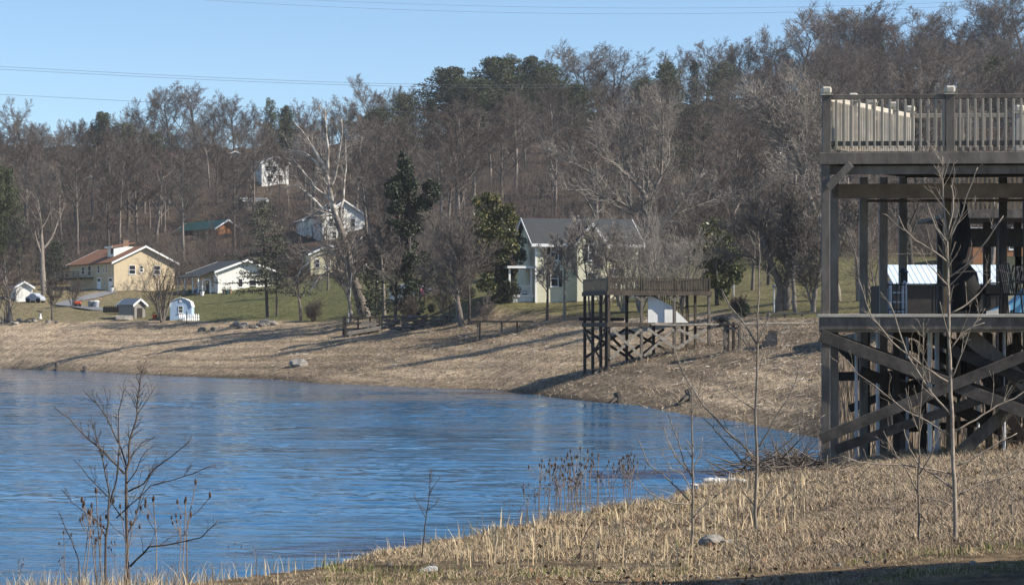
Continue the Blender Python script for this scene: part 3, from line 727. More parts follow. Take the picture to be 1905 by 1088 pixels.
limb_tree("bare_tree", "wide many-limbed bare tree rising behind the wooden boathouse", at(1206, 238), [
 ([(1206,562),(1206,500),(1205,430),(1203,362)],18,11),([(1203,362),(1180,336),(1164,317),(1161,259),(1148,230),(1130,200)],9,2),([(1204,380),(1206,340),(1206,275),(1193,220),(1200,190)],8,2),
 ([(1205,390),(1231,327),(1235,275),(1235,211),(1230,180)],8,2),([(1231,327),(1245,300),(1248,275),(1246,230),(1250,190)],5,1.5),([(1204,400),(1170,385),(1138,365),(1100,320),(1051,294),(1019,278)],7,1.5),
 ([(1180,400),(1150,385),(1132,372),(1096,354),(1055,354),(1030,345)],6,1.5),([(1206,440),(1250,400),(1283,362),(1313,320)],8,3),([(1164,317),(1135,295),(1115,270),(1110,240)],5,1.5),([(1161,275),(1175,240),(1180,200)],4,1.5),
 ([(1206,460),(1160,440),(1120,425),(1085,400)],6,1.5),([(1250,400),(1290,385),(1330,370),(1360,372)],5,1.2)],
 17, 'bark', 'twig_pale', (28, .15), rmin=.013)
shb = hit(1222, 580); shb = (np.array(shb[0]) + np.array((0, -3, 0)), shb[1])
for k, (x, hh, lab) in enumerate([(1160,150,'leftmost low pale grey brushy clump before the yellow house'),(1190,172,'left stem clump of pale grey brushy tree behind the boathouse railing'),(1228,186,'tall pale grey brushy tree behind the middle of the boathouse railing'),(1268,165,'right stem clump of pale grey brushy tree behind the boathouse railing')]):
    p, s = hit(x, 580)
    bare_tree("brushy_tree", lab, p, 300 + k, hh * s * 1.12, 'shrub', 'twig_pale', 'twig_pale', stems=8, r0=.14, group="pale brushy trees behind the boathouse")
NEARB = [(1018,596,130,'tall','thin bare tree in front of the yellow house corner',.5),(1050,596,150,'tall','multi-stemmed bare tree left of the boathouse in front of the yellow house',.5),
 (905,598,50,'shrub','grey thicket at the foot of the tall magnolia',.3),(872,602,130,'tall','thin pale bare tree right of the leaning grey tree',.5),
 (830,604,120,'shrub','tangled grey thicket left of the leaning grey tree',.4),(780,560,150,'shrub','grey brush in front of the white cottage',.4),(1120,566,60,'shrub','bare shrub against the yellow house front',.4),
 (20,600,120,'fan','bare grey tree at the left edge of the shore',.9),(8,602,100,'shrub','forked small tree at the far left of the shore',.6),(97,596,72,'fan','slim young bare tree on the left shore',.5),
 (135,570,46,'shrub','reddish round bare shrub in front of the brown roofed house',.35),(82,548,190,'fan','large grey tree beside the left end of the brown roofed house',1.5),(40,545,120,'tall','thin bare tree behind the white garden shed',.6),
 (302,600,130,'shrub','spreading many-stemmed bare tree left of the pale blue shed',.9),(345,540,100,'shrub','bare brush behind the beige gable',.4),(380,490,70,'shrub','bare brush above the charcoal roof',.4),
 (560,600,120,'fan','bare tree between the hemlock and the round brush',.6),(655,600,160,'fan','dark bare tree left of the sycamore trunk',.7),(735,598,150,'fan','dark bare tree under the ivy covered tree',.6),(715,596,190,'tall','dark trunk right of the sycamore base',.8),
 (950,480,90,'shrub','grey bare brush behind the white porch',.4),(1360,536,150,'fan','bare tree right of the low magnolia',.7),(1310,536,140,'fan','bare tree behind the low magnolia',.7),(500,402,120,'fan','thin bare tree on the slope before the white hilltop house',.5),(522,396,110,'tall','slender bare tree right before the white hilltop house',.5),(536,400,120,'fan','bare tree right of the white hilltop house',.5),(1150,570,130,'fan','bare tree before the right part of the yellow house',.5),(1098,590,165,'fan','pale twiggy bare tree before the gable of the yellow house',.32),(1132,588,150,'fan','pale twiggy bare tree just behind the left end of the boathouse',.3),(1400,540,170,'tall','slender bare tree on the upper lawn',.6),
 (1430,530,190,'tall','slender bare tree at the woods edge right of the lawn',.7),(440,500,110,'shrub','bare brush left of the hemlock',.4),(610,540,130,'fan','bare tree before the cream house',.6),(240,440,110,'tall','pale straight tree behind the brick chimney',.7),(300,430,130,'tall','pale straight tree left of the green roofed cabin',.7),
 (1600,560,210,'fan','bare tree seen through the grey deck posts',1.0),(1700,540,220,'fan','broad bare tree behind the grey deck and the ribbed roof',1.0),(1840,540,240,'fan','bare tree behind the right part of the grey deck',1.0),(1625,570,150,'shrub','bare shrub seen between the grey deck posts',.5)]
for k, (x, y, hpx, kind, lab, wt) in enumerate(NEARB):
    p, s = hit(x, y)
    bare_tree("bare_shrub" if kind == 'shrub' and hpx < 130 else "bare_tree", lab, p, 400 + k, hpx * s * 1.2, kind, 'bark' if k % 3 else 'bark_dark', 'twig_pale' if 1010 < x < 1140 else ('twig_grey', 'twig_red', 'twig_grey')[k % 3], stems=6 if kind == 'shrub' else 1, r0=wt * .34 if kind != 'shrub' else wt * .3)

# near evergreens
ivy_env = lambda t: np.interp(t, (0, .28, .36, .5, .62, .72, .85, .95, 1), (.45, .40, .42, .80, 1.0, .95, .45, .28, .12))
mag_env = lambda t: np.interp(t, (0, .08, .3, .6, .85, 1), (.55, .85, 1.0, .9, .55, .12))
def lobed_tree(name, label, base, lobes, seed, leaf_m, leaf, per, tip_m=None, tip=.2, asp=.45, trunk=4.5):
    """an evergreen whose crown is made of boughs: (photo x, photo y, radius) each, at a depth of its own"""
    p, s = base; rg = rs(seed); t = tag(link(name, None, None, p), label, "tree"); cen = []; rad = []; segs = []
    top = max((HY - y) * s - p[2] for x, y, r in lobes); x0 = np.mean([(x - CX) * s - p[0] for x, y, r in lobes if (HY - y) * s - p[2] > top * .5])
    segs += [(0, 0, -.5, x0 * .5, 0, top * .5, trunk * s, trunk * s * .7), (x0 * .5, 0, top * .5, x0, 0, top * .95, trunk * s * .7, .04)]
    for x, y, r in lobes:
        c = np.array(((x - CX) * s - p[0], rg.uniform(-1, 1) * r * s * 1.6, (HY - y) * s - p[2])); R_ = r * s * 1.12; f = np.clip(c[2] / top - .12, .02, .95)
        segs.append((x0 * f, 0, top * f, *c, max(.03, R_ * .06), .015))
        for j in range(9):
            d = rg.normal(0, 1, 3); d /= np.linalg.norm(d); cen.append(c + d * R_ * rg.uniform(.3, .95)); rad.append(R_ * rg.uniform(.42, .72))
    Cc, vec = clumps(rg, cen, rad, per, .8); V, F = cards(rg, Cc, leaf, asp, outward=vec * .9 + np.array((.15, 0, .35)))
    mi = (rg.uniform(0, 1, len(F)) < tip * np.clip(np.linalg.norm(vec, axis=1) * 1.4 - .4, 0, 1) * np.clip(Cc[:, 2] / top * 1.5, .3, 1)).astype(int) if tip_m else None
    link("trunk", segs_mesh("trunk", segs, M['bark_dark'], 6), t); link("crown", mesh_from("crown", V, [F], [M[leaf_m]] + ([M[tip_m]] if tip_m else []), mi), t)
    return t
lobed_tree("ivy_covered_tree", "tall dark ivy covered tree with a ragged top, right of the sycamore", hit(760, 592), [(749,287,7),(752,302,11),(755,322,15),(762,342,19),(736,334,12),(729,350,14),(745,362,20),(775,366,21),(800,346,14),(815,350,9),(806,366,11),(738,392,17),(765,396,22),(787,388,15),
 (735,418,12),(757,424,20),(778,425,12),(758,450,16),(766,480,14),(756,510,17),(768,540,18),(750,562,17),(776,572,14),(735,540,10)], 31, 'pine_dark', .34, 170)
lobed_tree("magnolia_tree", "large glossy magnolia with bronze tips, left of the yellow house", hit(925, 558), [(903,363,12),(889,376,11),(918,376,16),(900,398,20),(933,398,19),(954,410,13),(897,428,21),(928,434,24),(958,440,18),(903,464,22),(938,468,24),(964,474,14),(912,498,22),(944,504,18),(908,530,17),(934,535,15),(925,550,12)], 32, 'magnolia', .32, 230, 'magnolia_tip', .42)
lobed_tree("magnolia_tree", "smaller dark magnolia behind the right end of the boathouse", hit(1334, 568), [(1330,414,10),(1318,434,15),(1344,438,16),(1308,464,18),(1338,468,22),(1364,474,13),(1303,490,15),(1334,498,22),(1364,500,17),(1318,524,16),(1350,525,18),(1374,514,9),(1344,546,11)], 33, 'magnolia', .32, 210, 'magnolia_tip', .10)
hem_env = lambda t: np.interp(t, (0, .25, .5, .8, 1), (.8, 1, .85, .5, .1))
p, s = hit(498, 590)
evergreen("hemlock_tree", "wispy olive hemlock leaning left in front of the white house", p, 34, 218 * s, 140 * s, hem_env, 'hemlock', leaf=.30, per=60, nb=46, base=.20, squash=.35, lumps=.5, cr=.10, lift=-.05, lean=-.05)
p, s = hit(515, 588)
evergreen("hemlock_tree", "second slimmer hemlock close behind the wispy olive one", p, 35, 150 * s, 120 * s, hem_env, 'hemlock', leaf=.30, per=50, nb=34, base=.3, squash=.35, lumps=.5, cr=.10, lift=-.05)
for k, (x, y, hp, wp, lab) in enumerate([(343,420,92,30,'dark ivy covered trunk on the slope above the green roofed cabin'),(700,598,130,90,'dark evergreen thicket right of the sycamore trunk'),(790,560,90,50,'dark evergreen beside the white cottage'),(100,530,80,70,'dark evergreen behind the left end of the brown roofed house')]):
    p, s = hit(x, y); evergreen("evergreen_shrub", lab, p, 40 + k, hp * s, wp * s, ivy_env if k == 0 else mag_env, 'pine_dark', leaf=.36, per=34, nb=50, base=.05, squash=.7, lumps=.4, cr=.14)
round_env = lambda t: math.sqrt(max(.02, 1 - (2 * t - 1) ** 2))
for k, (x, y, hp, wp, lm, lab) in enumerate([(945,562,35,44,'box_leaf','clipped round boxwood bush beside the white porch'),(1030,558,20,44,'box_leaf','low clipped bush against the yellow house'),(803,582,16,14,'box_leaf','small round bush near the flag pole'),(1385,590,26,20,'pine_dark','small dark bush right of the boathouse steps'),(870,556,20,30,'box_leaf','low dark bush left of the boxwood')]):
    p, s = hit(x, y); evergreen("round_bush", lab, p, 50 + k, hp * s, wp * s, round_env, lm, leaf=.16, per=260, nb=70, base=.03, squash=.9, lumps=.08, cr=.16, cat='bush')
for k, (x, y, hp, lab) in enumerate([(583,598,44,'round brown twiggy bush on the shore left of the sycamore'),(760,598,48,'brown twiggy bush left of the flag pole'),(1345,606,20,'low twiggy bush beside the boathouse'),(1375,582,34,'reddish brown twiggy bush behind the lamp post'),(235,585,30,'low scrub in front of the grey shed')]):
    p, s = hit(x, y); bare_tree("twiggy_bush", lab, p, 60 + k, hp * s * 1.1, 'shrub', 'twig_red', 'twig_red', stems=16, r0=.06, cat='bush')
# ------------------------------------------------------------------ houses
def fpt(face, u, z, dim, o):
    """point on a wall: face 'f' front (y=0, looking -y), 'l' left (x=0), 'r' right (x=W); o is how far it stands proud"""
    W, L = dim
    return {'f': (u, -o, z), 'l': (-o, u, z), 'r': (W + o, u, z)}[face]
def slab(mb, face, u0, u1, z0, z1, dim, o0, o1):
    a = fpt(face, u0, z0, dim, o0); b_ = fpt(face, u1, z1, dim, o1)
    return mb.box(min(a[0], b_[0]), max(a[0], b_[0]), min(a[1], b_[1]), max(a[1], b_[1]), min(a[2], b_[2]), max(a[2], b_[2]))
def window(root, face, u, z, w, h, dim, frame='trim', shutters=False, off=0.0):
    f = MB(); t = .06
    slab(f, face, u, u + t, z, z + h, dim, off - .05, off + .05); slab(f, face, u + w - t, u + w, z, z + h, dim, off - .05, off + .05)
    slab(f, face, u + t, u + w - t, z, z + t, dim, off - .05, off + .048); slab(f, face, u + t, u + w - t, z + h - t, z + h, dim, off - .05, off + .048)
    slab(f, face, u + t, u + w - t, z + h / 2 - .03, z + h / 2 + .03, dim, off - .05, off + .046)
    wo = f.build("window", M[frame], root)
    slab(MB(), face, u + t + .01, u + w - t - .01, z + t + .01, z + h - t - .01, dim, off - .05, off + .02).build("pane", M['glass'], wo)
    slab(MB(), face, u - .06, u + w + .06, z - .07, z - .005, dim, off - .05, off + .09).build("sill", M['trim'], wo)
    if shutters:
        for a in (u - .05 - w * .42, u + w + .05): slab(MB(), face, a, a + w * .42, z, z + h, dim, off - .05, off + .06).build("shutter", M['shutter'], root)
    return wo
def door(root, face, u, w, h, dim, m='trim', off=0.0, z=0.0, lites=True):
    d = slab(MB(), face, u, u + w, z, z + h, dim, off - .05, off + .05).build("door", M[m], root)
    slab(MB(), face, u + w * .84, u + w * .9, z + h * .46, z + h * .5, dim, off + .04, off + .11).build("handle", M['iron'], d)
    if lites: slab(MB(), face, u + w * .15, u + w * .85, z + h * .72, z + h * .92, dim, off + .03, off + .058).build("pane", M['glass'], d)
    return d
def gable_house(root, W, L, H, rise, wall, roof, ov=.45, th=.16, fascia='trim', base=-2.5, ridge='y'):
    """ridge along y: gables at y=0 and y=L. ridge along x: gables at x=0 and x=W"""
    b_ = MB()
    if ridge == 'y':
        b_.extr([(0, base), (W, base), (W, H), (W / 2, H + rise), (0, H)], 0, L)
        k = rise / (W / 2); r = MB()
        for sx in (-1, 1):
            xe = W / 2 + sx * (W / 2 + ov); ze = H - k * ov
            r.sheet((W/2, -ov, H + rise + th), (xe, -ov, ze + th), (xe, L + ov, ze + th), (W/2, L + ov, H + rise + th), th - .01)
        w_ = b_.build("wall", M[wall], root); ro = r.build("roof", M[roof], root)
        for y in (-ov - .05, L + ov):
            f = MB()
            for sx in (-1, 1):
                xe = W / 2 + sx * (W / 2 + ov + .03); ze = H - k * (ov + .03)
                f.add([(W/2, y, H+rise+th+.02), (xe, y, ze+th+.02), (xe, y, ze-.12), (W/2, y, H+rise-.12), (W/2, y+.05, H+rise+th+.02), (xe, y+.05, ze+th+.02), (xe, y+.05, ze-.12), (W/2, y+.05, H+rise-.12)],
                      [(0,1,2,3),(7,6,5,4),(0,4,5,1),(1,5,6,2),(2,6,7,3),(3,7,4,0)])
            f.build("fascia", M[fascia], ro)
    else:
        n = L / 2; k = rise / n
        P_ = [(0, base), (L, base), (L, H), (n, H + rise), (0, H)]
        m_ = len(P_)
        b_.add([(0, y, z) for y, z in P_] + [(W, y, z) for y, z in P_], [tuple(range(m_)), tuple(range(2*m_-1, m_-1, -1))] + [(i, m_+i, m_+(i+1) % m_, (i+1) % m_) for i in range(m_)])
        r = MB()
        for sy in (-1, 1):
            ye = n + sy * (n + ov); ze = H - k * ov
            r.sheet((-ov, n, H + rise + th), (-ov, ye, ze + th), (W + ov, ye, ze + th), (W + ov, n, H + rise + th), th - .01)
        w_ = b_.build("wall", M[wall], root); ro = r.build("roof", M[roof], root)
        f = MB()
        for x in (-ov - .05, W + ov):
            for sy in (-1, 1):
                ye = n + sy * (n + ov + .03); ze = H - k * (ov + .03)
                f.add([(x, n, H+rise+th+.02), (x, ye, ze+th+.02), (x, ye, ze-.12), (x, n, H+rise-.12), (x+.05, n, H+rise+th+.02), (x+.05, ye, ze+th+.02), (x+.05, ye, ze-.12), (x+.05, n, H+rise-.12)],
                      [(0,1,2,3),(7,6,5,4),(0,4,5,1),(1,5,6,2),(2,6,7,3),(3,7,4,0)])
        f.box(-ov, W + ov, -ov - .06, -ov - .01, H - k * ov - .14, H - k * ov + th)
        f.build("fascia", M[fascia], ro)
    return w_, ro

# brown roofed house: gable turned to the right, long side in shade
p, s = hit(212, 541); al = R(32); W = 103 * s / math.cos(al); L = 121 * s / math.sin(al); H = 54 * s; dim = (W, L)
h = thing("house", "beige gabled house with brown shingle roof, dormer and brick chimney", "house", p, al)
wl, ro = gable_house(h, W, L, H, 28 * s * 1.03, 'beige_wall', 'brown_roof', ov=.55)
k = 28 * s * 1.03 / (W / 2)
for u in (25, 67): window(h, 'f', u * s / math.cos(al), 31 * s, 11 * s / math.cos(al), 17 * s, dim)
window(h, 'f', 43 * s / math.cos(al), 35 * s, 6 * s / math.cos(al), 12 * s, dim)
q = s / math.sin(al)
for u, z, w_, hh in ((18, 34, 3, 15), (26, 34, 3, 10), (38, 34, 6, 15), (62, 30, 8, 20), (80, 34, 8, 14), (97, 34, 4, 9), (22, 9, 3, 9)): window(h, 'l', u * q, z * s, w_ * q, hh * s, dim, frame='trim' if u != 22 else 'trim')
door(h, 'l', 3 * q, 11 * q, 25 * s, dim); door(h, 'l', 34 * q, 11 * q, 26 * s, dim)
b_ = MB(); y0, y1 = 55 * q, 120 * q
b_.box(-2.6, -.01, y0, y1, 25 * s, 27 * s); b_.build("balcony", M['old_wood'], h)
rl = MB()
for z in (29, 33, 37): rl.box(-2.6, -2.52, y0, y1, z * s, (z + 1.4) * s)
for y in np.linspace(y0, y1, 6): rl.box(-2.61, -2.49, y - .06, y + .06, 25 * s - .01, 39 * s)
rl.build("railing", M['old_wood'], h)
for y in (y0 + .1, y1 - .1): MB().box(-2.58, -2.42, y - .08, y + .08, -2, 25 * s - .01).build("post", M['old_wood'], h)
# dormer on the left slope
dx0, dy0, dy1 = W * .16, L * .22, L * .22 + 2.6; zb = H + k * dx0
d = MB(); d.extr([(dx0, zb - .3), (dx0, zb + 1.75), (W * .52, zb + 1.75), (W * .52, zb - .3)], dy0, dy1)
dm = d.build("dormer", M['white_wall'], h)
MB().sheet((dx0 - .35, dy0 - .3, zb + 1.72), (W * .5, dy0 - .3, H + 28 * s + .9), (W * .5, dy1 + .3, H + 28 * s + .9), (dx0 - .35, dy1 + .3, zb + 1.72), .14).build("dormer_roof", M['brown_roof'], dm)
MB().box(dx0 - .05, dx0 + .02, dy0 + .3, dy0 + 1.1, zb + .6, zb + 1.5).build("pane", M['glass'], dm)
MB().box(dx0 - .4, dx0 - .35, dy0 - .3, dy1 + .3, zb + 1.5, zb + 1.78).build("fascia", M['trim'], dm)
c_ = MB().box(W * .5 - .1, W * .5 + .8, L * .45, L * .45 + 1.1, H + 1, H + 28 * s + 1.25); c_.box(W * .5 - .18, W * .5 + .88, L * .45 - .08, L * .45 + 1.18, H + 28 * s + 1.25, H + 28 * s + 1.4); c_.build("chimney", M['brick'], ro)

# white house with charcoal roof
p, s = hit(405, 546); al = R(27); W = 98 * s / math.cos(al); L = 68 * s / math.sin(al); H = 42 * s; dim = (W, L)
h = thing("house", "low white house with charcoal roof and shaded porch left of the hemlock", "house", p, al)
wl, ro = gable_house(h, W, L, H, 20 * s, 'white_wall', 'dark_roof', ov=.7); q = s / math.sin(al)
window(h, 'f', 40 * s, 12 * s, 9 * s, 16 * s, dim); window(h, 'f', 62 * s, 4 * s, 14 * s, 22 * s, dim, frame='white')
for u, w_ in ((10, 6), (32, 12), (52, 12)): window(h, 'l', u * q, 12 * s, w_ * q, 20 * s, dim)
door(h, 'l', 22 * q, 7 * q, 26 * s, dim, 'shutter')
MB().box(-2.4, -.72, 2, L, -.4, .1).build("porch", M['grey_wood'], h)
for y in (2.2, L * .4, L * .7, L - .2): MB().box(-2.3, -2.16, y - .07, y + .07, .1, H - .9).build("post", M['trim'], h)
MB().sheet((-.45, 1.5, H + .05), (-2.7, 1.5, H - .8), (-2.7, L, H - .8), (-.45, L, H + .05), .12).build("porch_roof", M['dark_roof'], h)
MB().tube([(-.6, -.55, H - .5), (.02, -.1, H - 1.2), (.02, -.1, .2)], .06, 6).build("downpipe", M['trim'], h)

# yellow house
p, s = hit(996, 563); al = R(13); W = 194 * s / math.cos(al); L = 8.0; H = 112 * s; dim = (W, L)
h = thing("house", "two storey pale yellow house with dark shutters and a white corner porch", "house", p, al)
wl, ro = gable_house(h, W, L, H, 46 * s, 'yellow_wall', 'dark_roof', ov=.5, ridge='x')
MB().box(-.03, .16, -.03, .12, -1, H - .1).build("corner_board", M['trim'], h)
gx0, gx1, gp = 75 * s, 129 * s, 1.1                                    # projecting front gable
g = MB(); g.extr([(gx0, -2), (gx1, -2), (gx1, H - .05), ((gx0 + gx1) / 2, H + 34 * s), (gx0, H - .05)], -gp, L * .45)
gw = g.build("front_gable", M['yellow_wall'], h)
gr = MB(); mx = (gx0 + gx1) / 2; kk = (34 * s + .05) / (mx - gx0)
for sx in (-1, 1): gr.sheet((mx, -gp - .4, H + 34*s + .14), (mx + sx * (mx - gx0 + .4), -gp - .4, H - .05 - kk * .4 + .14), (mx + sx * (mx - gx0 + .4), L * .45, H - .05 - kk * .4 + .14), (mx, L * .45, H + 34*s + .14), .13)
gro = gr.build("gable_roof", M['dark_roof'], h)
gf = MB()
for sx in (-1, 1): gf.beam((mx, -gp - .43, H + 34*s + .02), (mx + sx * (mx - gx0 + .42), -gp - .43, H - .05 - kk * .42 + .02), .05, .26)
gf.build("fascia", M['trim'], gro)
for u, z in ((29, 79), (29, 30), (150, 79), (150, 34)): window(h, 'f', u * s, z * s, 15 * s, 30 * s, dim, shutters=True)
window(h, 'f', 96 * s, 78 * s, 14 * s, 30 * s, dim, shutters=True, off=gp); window(h, 'f', 94 * s, 28 * s, 18 * s, 28 * s, dim, shutters=False, off=gp)
px0 = -48 * s
po = MB().box(px0, -.02, .6, 4.2, .55, .8); po.box(px0 + .1, -.1, .7, 4.1, -2, .55); po.build("porch", M['white'], h)
MB().box(px0 - .2, -.02, .35, 4.4, 64 * s, 64 * s + .22).build("porch_roof", M['trim'], h)
for x, y in ((px0 + .1, .75), (-.25, .75), (px0 + .1, 4.0)): MB().box(x - .09, x + .09, y - .09, y + .09, .8, 64 * s).build("post", M['trim'], h)
rl = MB().box(px0 + .2, -.35, .72, .78, 1.6, 1.7); rl.box(px0 + .2, -.35, .72, .78, .92, 1.0)
for x in np.arange(px0 + .3, -.35, .16): rl.box(x, x + .05, .73, .77, 1.0, 1.6)
rl.build("railing", M['trim'], h)

def small_house(label, x, y, wpx, hpx, rise, depth, al, wall, roof, wins, ridge='y', D=None, name='house', ov=.4):
    p, s = at(x, D) if D else hit(x, y)
    z = p[2] if D is None else (HY - y) * s
    al = R(al); W = wpx * s / math.cos(al); dim = (W, depth)
    h = thing(name, label, "house" if name == 'house' else name.replace('_', ' '), (p[0], p[1], z), al)
    gable_house(h, W, depth, hpx * s, rise * s, wall, roof, ov=ov, base=-5, ridge=ridge)
    for face, u, zz, w_, hh in wins: window(h, face, u * s, zz * s, w_ * s, hh * s, dim)
    return h, s, W
small_house("pale cream house half hidden behind the white sycamore trunk", 578, 512, 68, 40, 16, 9, 14, 'cream_wall', 'dark_roof', [('f', 8, 14, 9, 16), ('f', 28, 14, 9, 16), ('f', 48, 14, 9, 16)])
small_house("tall white gabled house above the cream one behind the sycamore", 600, 450, 78, 50, 27, 10, 20, 'white_wall', 'dark_roof', [('f', 12, 28, 9, 16), ('f', 32, 28, 9, 16), ('f', 54, 28, 9, 16), ('f', 32, 54, 10, 12), ('f', 18, 6, 9, 14), ('f', 48, 6, 9, 14)])
small_house("white house wing left of the tall white gabled house", 566, 440, 44, 30, 10, 8, 16, 'white_wall', 'grey_roof', [('f', 8, 10, 8, 12), ('f', 26, 10, 8, 12)])
small_house("white hilltop house high in the woods above the hemlock", 487, 345, 48, 42, 12, 9, 22, 'white_wall', 'grey_roof', [('f', 6, 26, 8, 10), ('f', 22, 26, 8, 10), ('f', 10, 6, 10, 12), ('f', 32, 8, 8, 12)])
small_house("tan house peeping through the woods right of the green roofed cabin", 455, 392, 40, 18, 6, 8, 14, 'cream_wall', 'grey_roof', [('f', 8, 5, 7, 8), ('f', 24, 5, 7, 8)], ridge='x')
small_house("tiny pale house far up in the woods left of the white hilltop house", 428, 294, 20, 8, 4, 8, 10, 'cream_wall', 'grey_roof', [('f', 4, 2, 4, 4)])
small_house("white roofed cottage speck in the left woods", 154, 334, 14, 6, 3, 7, 10, 'white_wall', 'white', [('f', 3, 1, 3, 3)])
small_house("white cottage seen between dark trunks beside the flag pole", 742, 562, 56, 24, 10, 7, 12, 'white_wall', 'grey_roof', [('f', 8, 8, 7, 10), ('f', 34, 8, 7, 10)])
small_house("brick house glimpsed through the grey deck at the far right", 1810, 480, 120, 42, 16, 9, 8, 'log_wall', 'grey_roof', [('f', 20, 16, 10, 14), ('f', 70, 16, 10, 14)], D=225, ridge='x')
# green roofed cabin
h, s, W = small_house("dark log cabin with green metal roof on the slope above the white house", 402, 437, 36, 14, 14, 15, 36, 'log_wall', 'green_roof', [], name='house', ov=.7)
for u in (3.0, 7.5, 11): window(h, 'l', u, .5, 1.1, .9, (W, 15))

# sheds
def shed_common(h, root_m): pass
p, s = hit(316, 596); W = 40 * s; Hs = 27 * s; al = R(4)
h = thing("garden_shed", "pale blue barn-roofed shed with one white window near the shore", "shed", p, al)
pr = [(0, -1), (W, -1), (W, Hs), (W * .93, Hs + 8 * s), (W * .72, Hs + 12.5 * s), (W * .5, Hs + 15 * s), (W * .28, Hs + 12.5 * s), (W * .07, Hs + 8 * s), (0, Hs)]
MB().extr(pr, 0, 4.2).build("wall", M['blue_wall'], h)
r_ = MB(); cur = [(W*1.03, Hs - .1), (W*.95, Hs + 8.6*s), (W*.73, Hs + 13.3*s), (W*.5, Hs + 16*s), (W*.27, Hs + 13.3*s), (W*.05, Hs + 8.6*s), (-W*.03, Hs - .1)]
inn = [(W/2 + (x - W/2) * .96, z - .06) for x, z in cur]
r_.extr(cur + inn[::-1], -.12, 4.35); r_.build("roof", M['white'], h)
window(h, 'f', 15.5 * s, 14 * s, 9 * s, 13 * s, (W, 4)); MB().box(17.5 * s, 22 * s, -.05, .02, 34 * s, 38 * s).build("vent", M['trim'], h)
p, s = hit(250, 593); al = R(35)
h = thing("garden_shed", "weathered grey shed with pale sloping roof beside the blue boat", "shed", p, al)
gable_house(h, 22 * s, 4.6, 27 * s, 9 * s, 'grey_wall', 'grey_roof', ov=.25, base=-1); door(h, 'f', 6 * s, 10 * s, 20 * s, (22 * s, 4.6), 'dark_wood', lites=False)
p, s = hit(30, 561); al = R(22)
h = thing("garden_shed", "small white gabled garden shed at the far left beside the covered car", "shed", p, al)
gable_house(h, 28 * s / math.cos(al), 4.5, 27 * s, 9 * s, 'white_wall', 'grey_roof', ov=.3, base=-1); door(h, 'l', 1, 1.2, 18 * s, (28 * s, 4.5), 'grey_wood', lites=False)
# long ribbed metal building seen under the deck
D = 128; p, s = at(1668, D); z = (HY - 560) * s
h = thing("metal_building", "long low building with pale ribbed metal roof seen through the grey deck", "building", (p[0], D, z), R(3))
MB().box(0, 300 * s, .3, 7, -3, 32 * s).build("wall", M['dark_wood'], h)
ro = MB().sheet((-.2, 0, 33 * s), (300 * s, 0, 33 * s), (300 * s, 2.6, 70 * s), (-.2, 2.6, 70 * s), .08).build("roof", M['rib_roof'], h)

# ------------------------------------------------------------------ wooden boathouse in the middle distance
p0, _ = at(1133, 147); s = 147 / FP; al = R(17); zb = (HY - 690) * s
bh = thing("boathouse", "two level weathered wooden boathouse deck on crossed braces over the mud bank", "boathouse", (p0[0], 147, zb), al)
W = 192 * s / math.cos(al); Dp = 5.2
def Z(y): return (690 - y) * s
def U(x): return (x - 1133) * s / math.cos(al)
xs = [0, U(1195), U(1258), W]; 
for x in xs:
    MB().box(x - .09, x + .09, -.02, .16, -2, Z(543)).build("post", M['old_wood' if x else 'brown_wood'], bh)
for x in (0, U(1175), U(1215), U(1268), W):
    MB().box(x - .09, x + .09, Dp - .18, Dp, -2, Z(543)).build("post", M['dark_wood'], bh)
for y in (1.7, 3.4): MB().box(-.09, .09, y - .09, y + .09, -2, Z(543)).build("post", M['dark_wood'], bh)
for x in (U(1295), U(1311)): MB().box(x - .08, x + .08, 1.2, 1.36, -2, Z(543)).build("post", M['brown_wood'], bh)
u = MB().box(-.15, W + .15, -.06, Dp + .06, Z(546.5), Z(543)); u.box(-.17, W + .17, -.1, -.06, Z(549), Z(541)); u.box(-.19, -.15, -.06, Dp, Z(549), Z(541)); u.build("upper_deck", M['brown_wood'], bh)
u = MB().box(-.15, W + .15, -.06, Dp, Z(606), Z(603)); u.box(-.17, U(1212), -.1, -.06, Z(608), Z(600)); u.box(-.19, -.15, -.06, Dp, Z(608), Z(600)); u.build("lower_deck", M['brown_wood'], bh)
MB().tube([(U(1212), -.14, Z(604)), (U(1260), -.14, Z(605)), (W + .3, -.14, Z(603.5)), (W + 5.2, -.3, Z(601)), (W + 9.5, .3, Z(601.5))], .07, 6).build("pipe", M['grey_wood'], bh)
def picket_rail(root, a, b_, z0, z1, gap, wpk, m, th=.03):
    a = np.array(a, float); b_ = np.array(b_, float); d = b_ - a; n_ = int(np.linalg.norm(d) / gap); dn = nrm(d)
    r = MB(); r.beam((*a, z1 - .04), (*b_, z1 - .04), .09, .05); r.beam((*a, z0 + .10), (*b_, z0 + .10), .05, .08)
    for i in range(n_ + 1):
        q = a + d * (i / n_); nn = np.array((-dn[1], dn[0])) * .05
        r.beam((*(q - nn), z0), (*(q - nn), z1 + .02), wpk, th, up=(0, 0, 1)) if False else r.box(q[0]-nn[0]-wpk/2*abs(dn[0])-th/2*abs(dn[1]), q[0]-nn[0]+wpk/2*abs(dn[0])+th/2*abs(dn[1]), q[1]-nn[1]-wpk/2*abs(dn[1])-th/2*abs(dn[0]), q[1]-nn[1]+wpk/2*abs(dn[1])+th/2*abs(dn[0]), z0 - .05, z1 + .02)
    return r.build("railing", M[m], root)
picket_rail(bh, (0, 0), (W, 0), Z(541), Z(517), .19, .075, 'brown_wood')
picket_rail(bh, (0, Dp), (0, 0), Z(541), Z(517), .26, .22, 'tan_wood')
picket_rail(bh, (W, 0), (W, Dp), Z(541), Z(517), .19, .075, 'brown_wood'); picket_rail(bh, (W, Dp), (0, Dp), Z(541), Z(517), .19, .075, 'brown_wood')
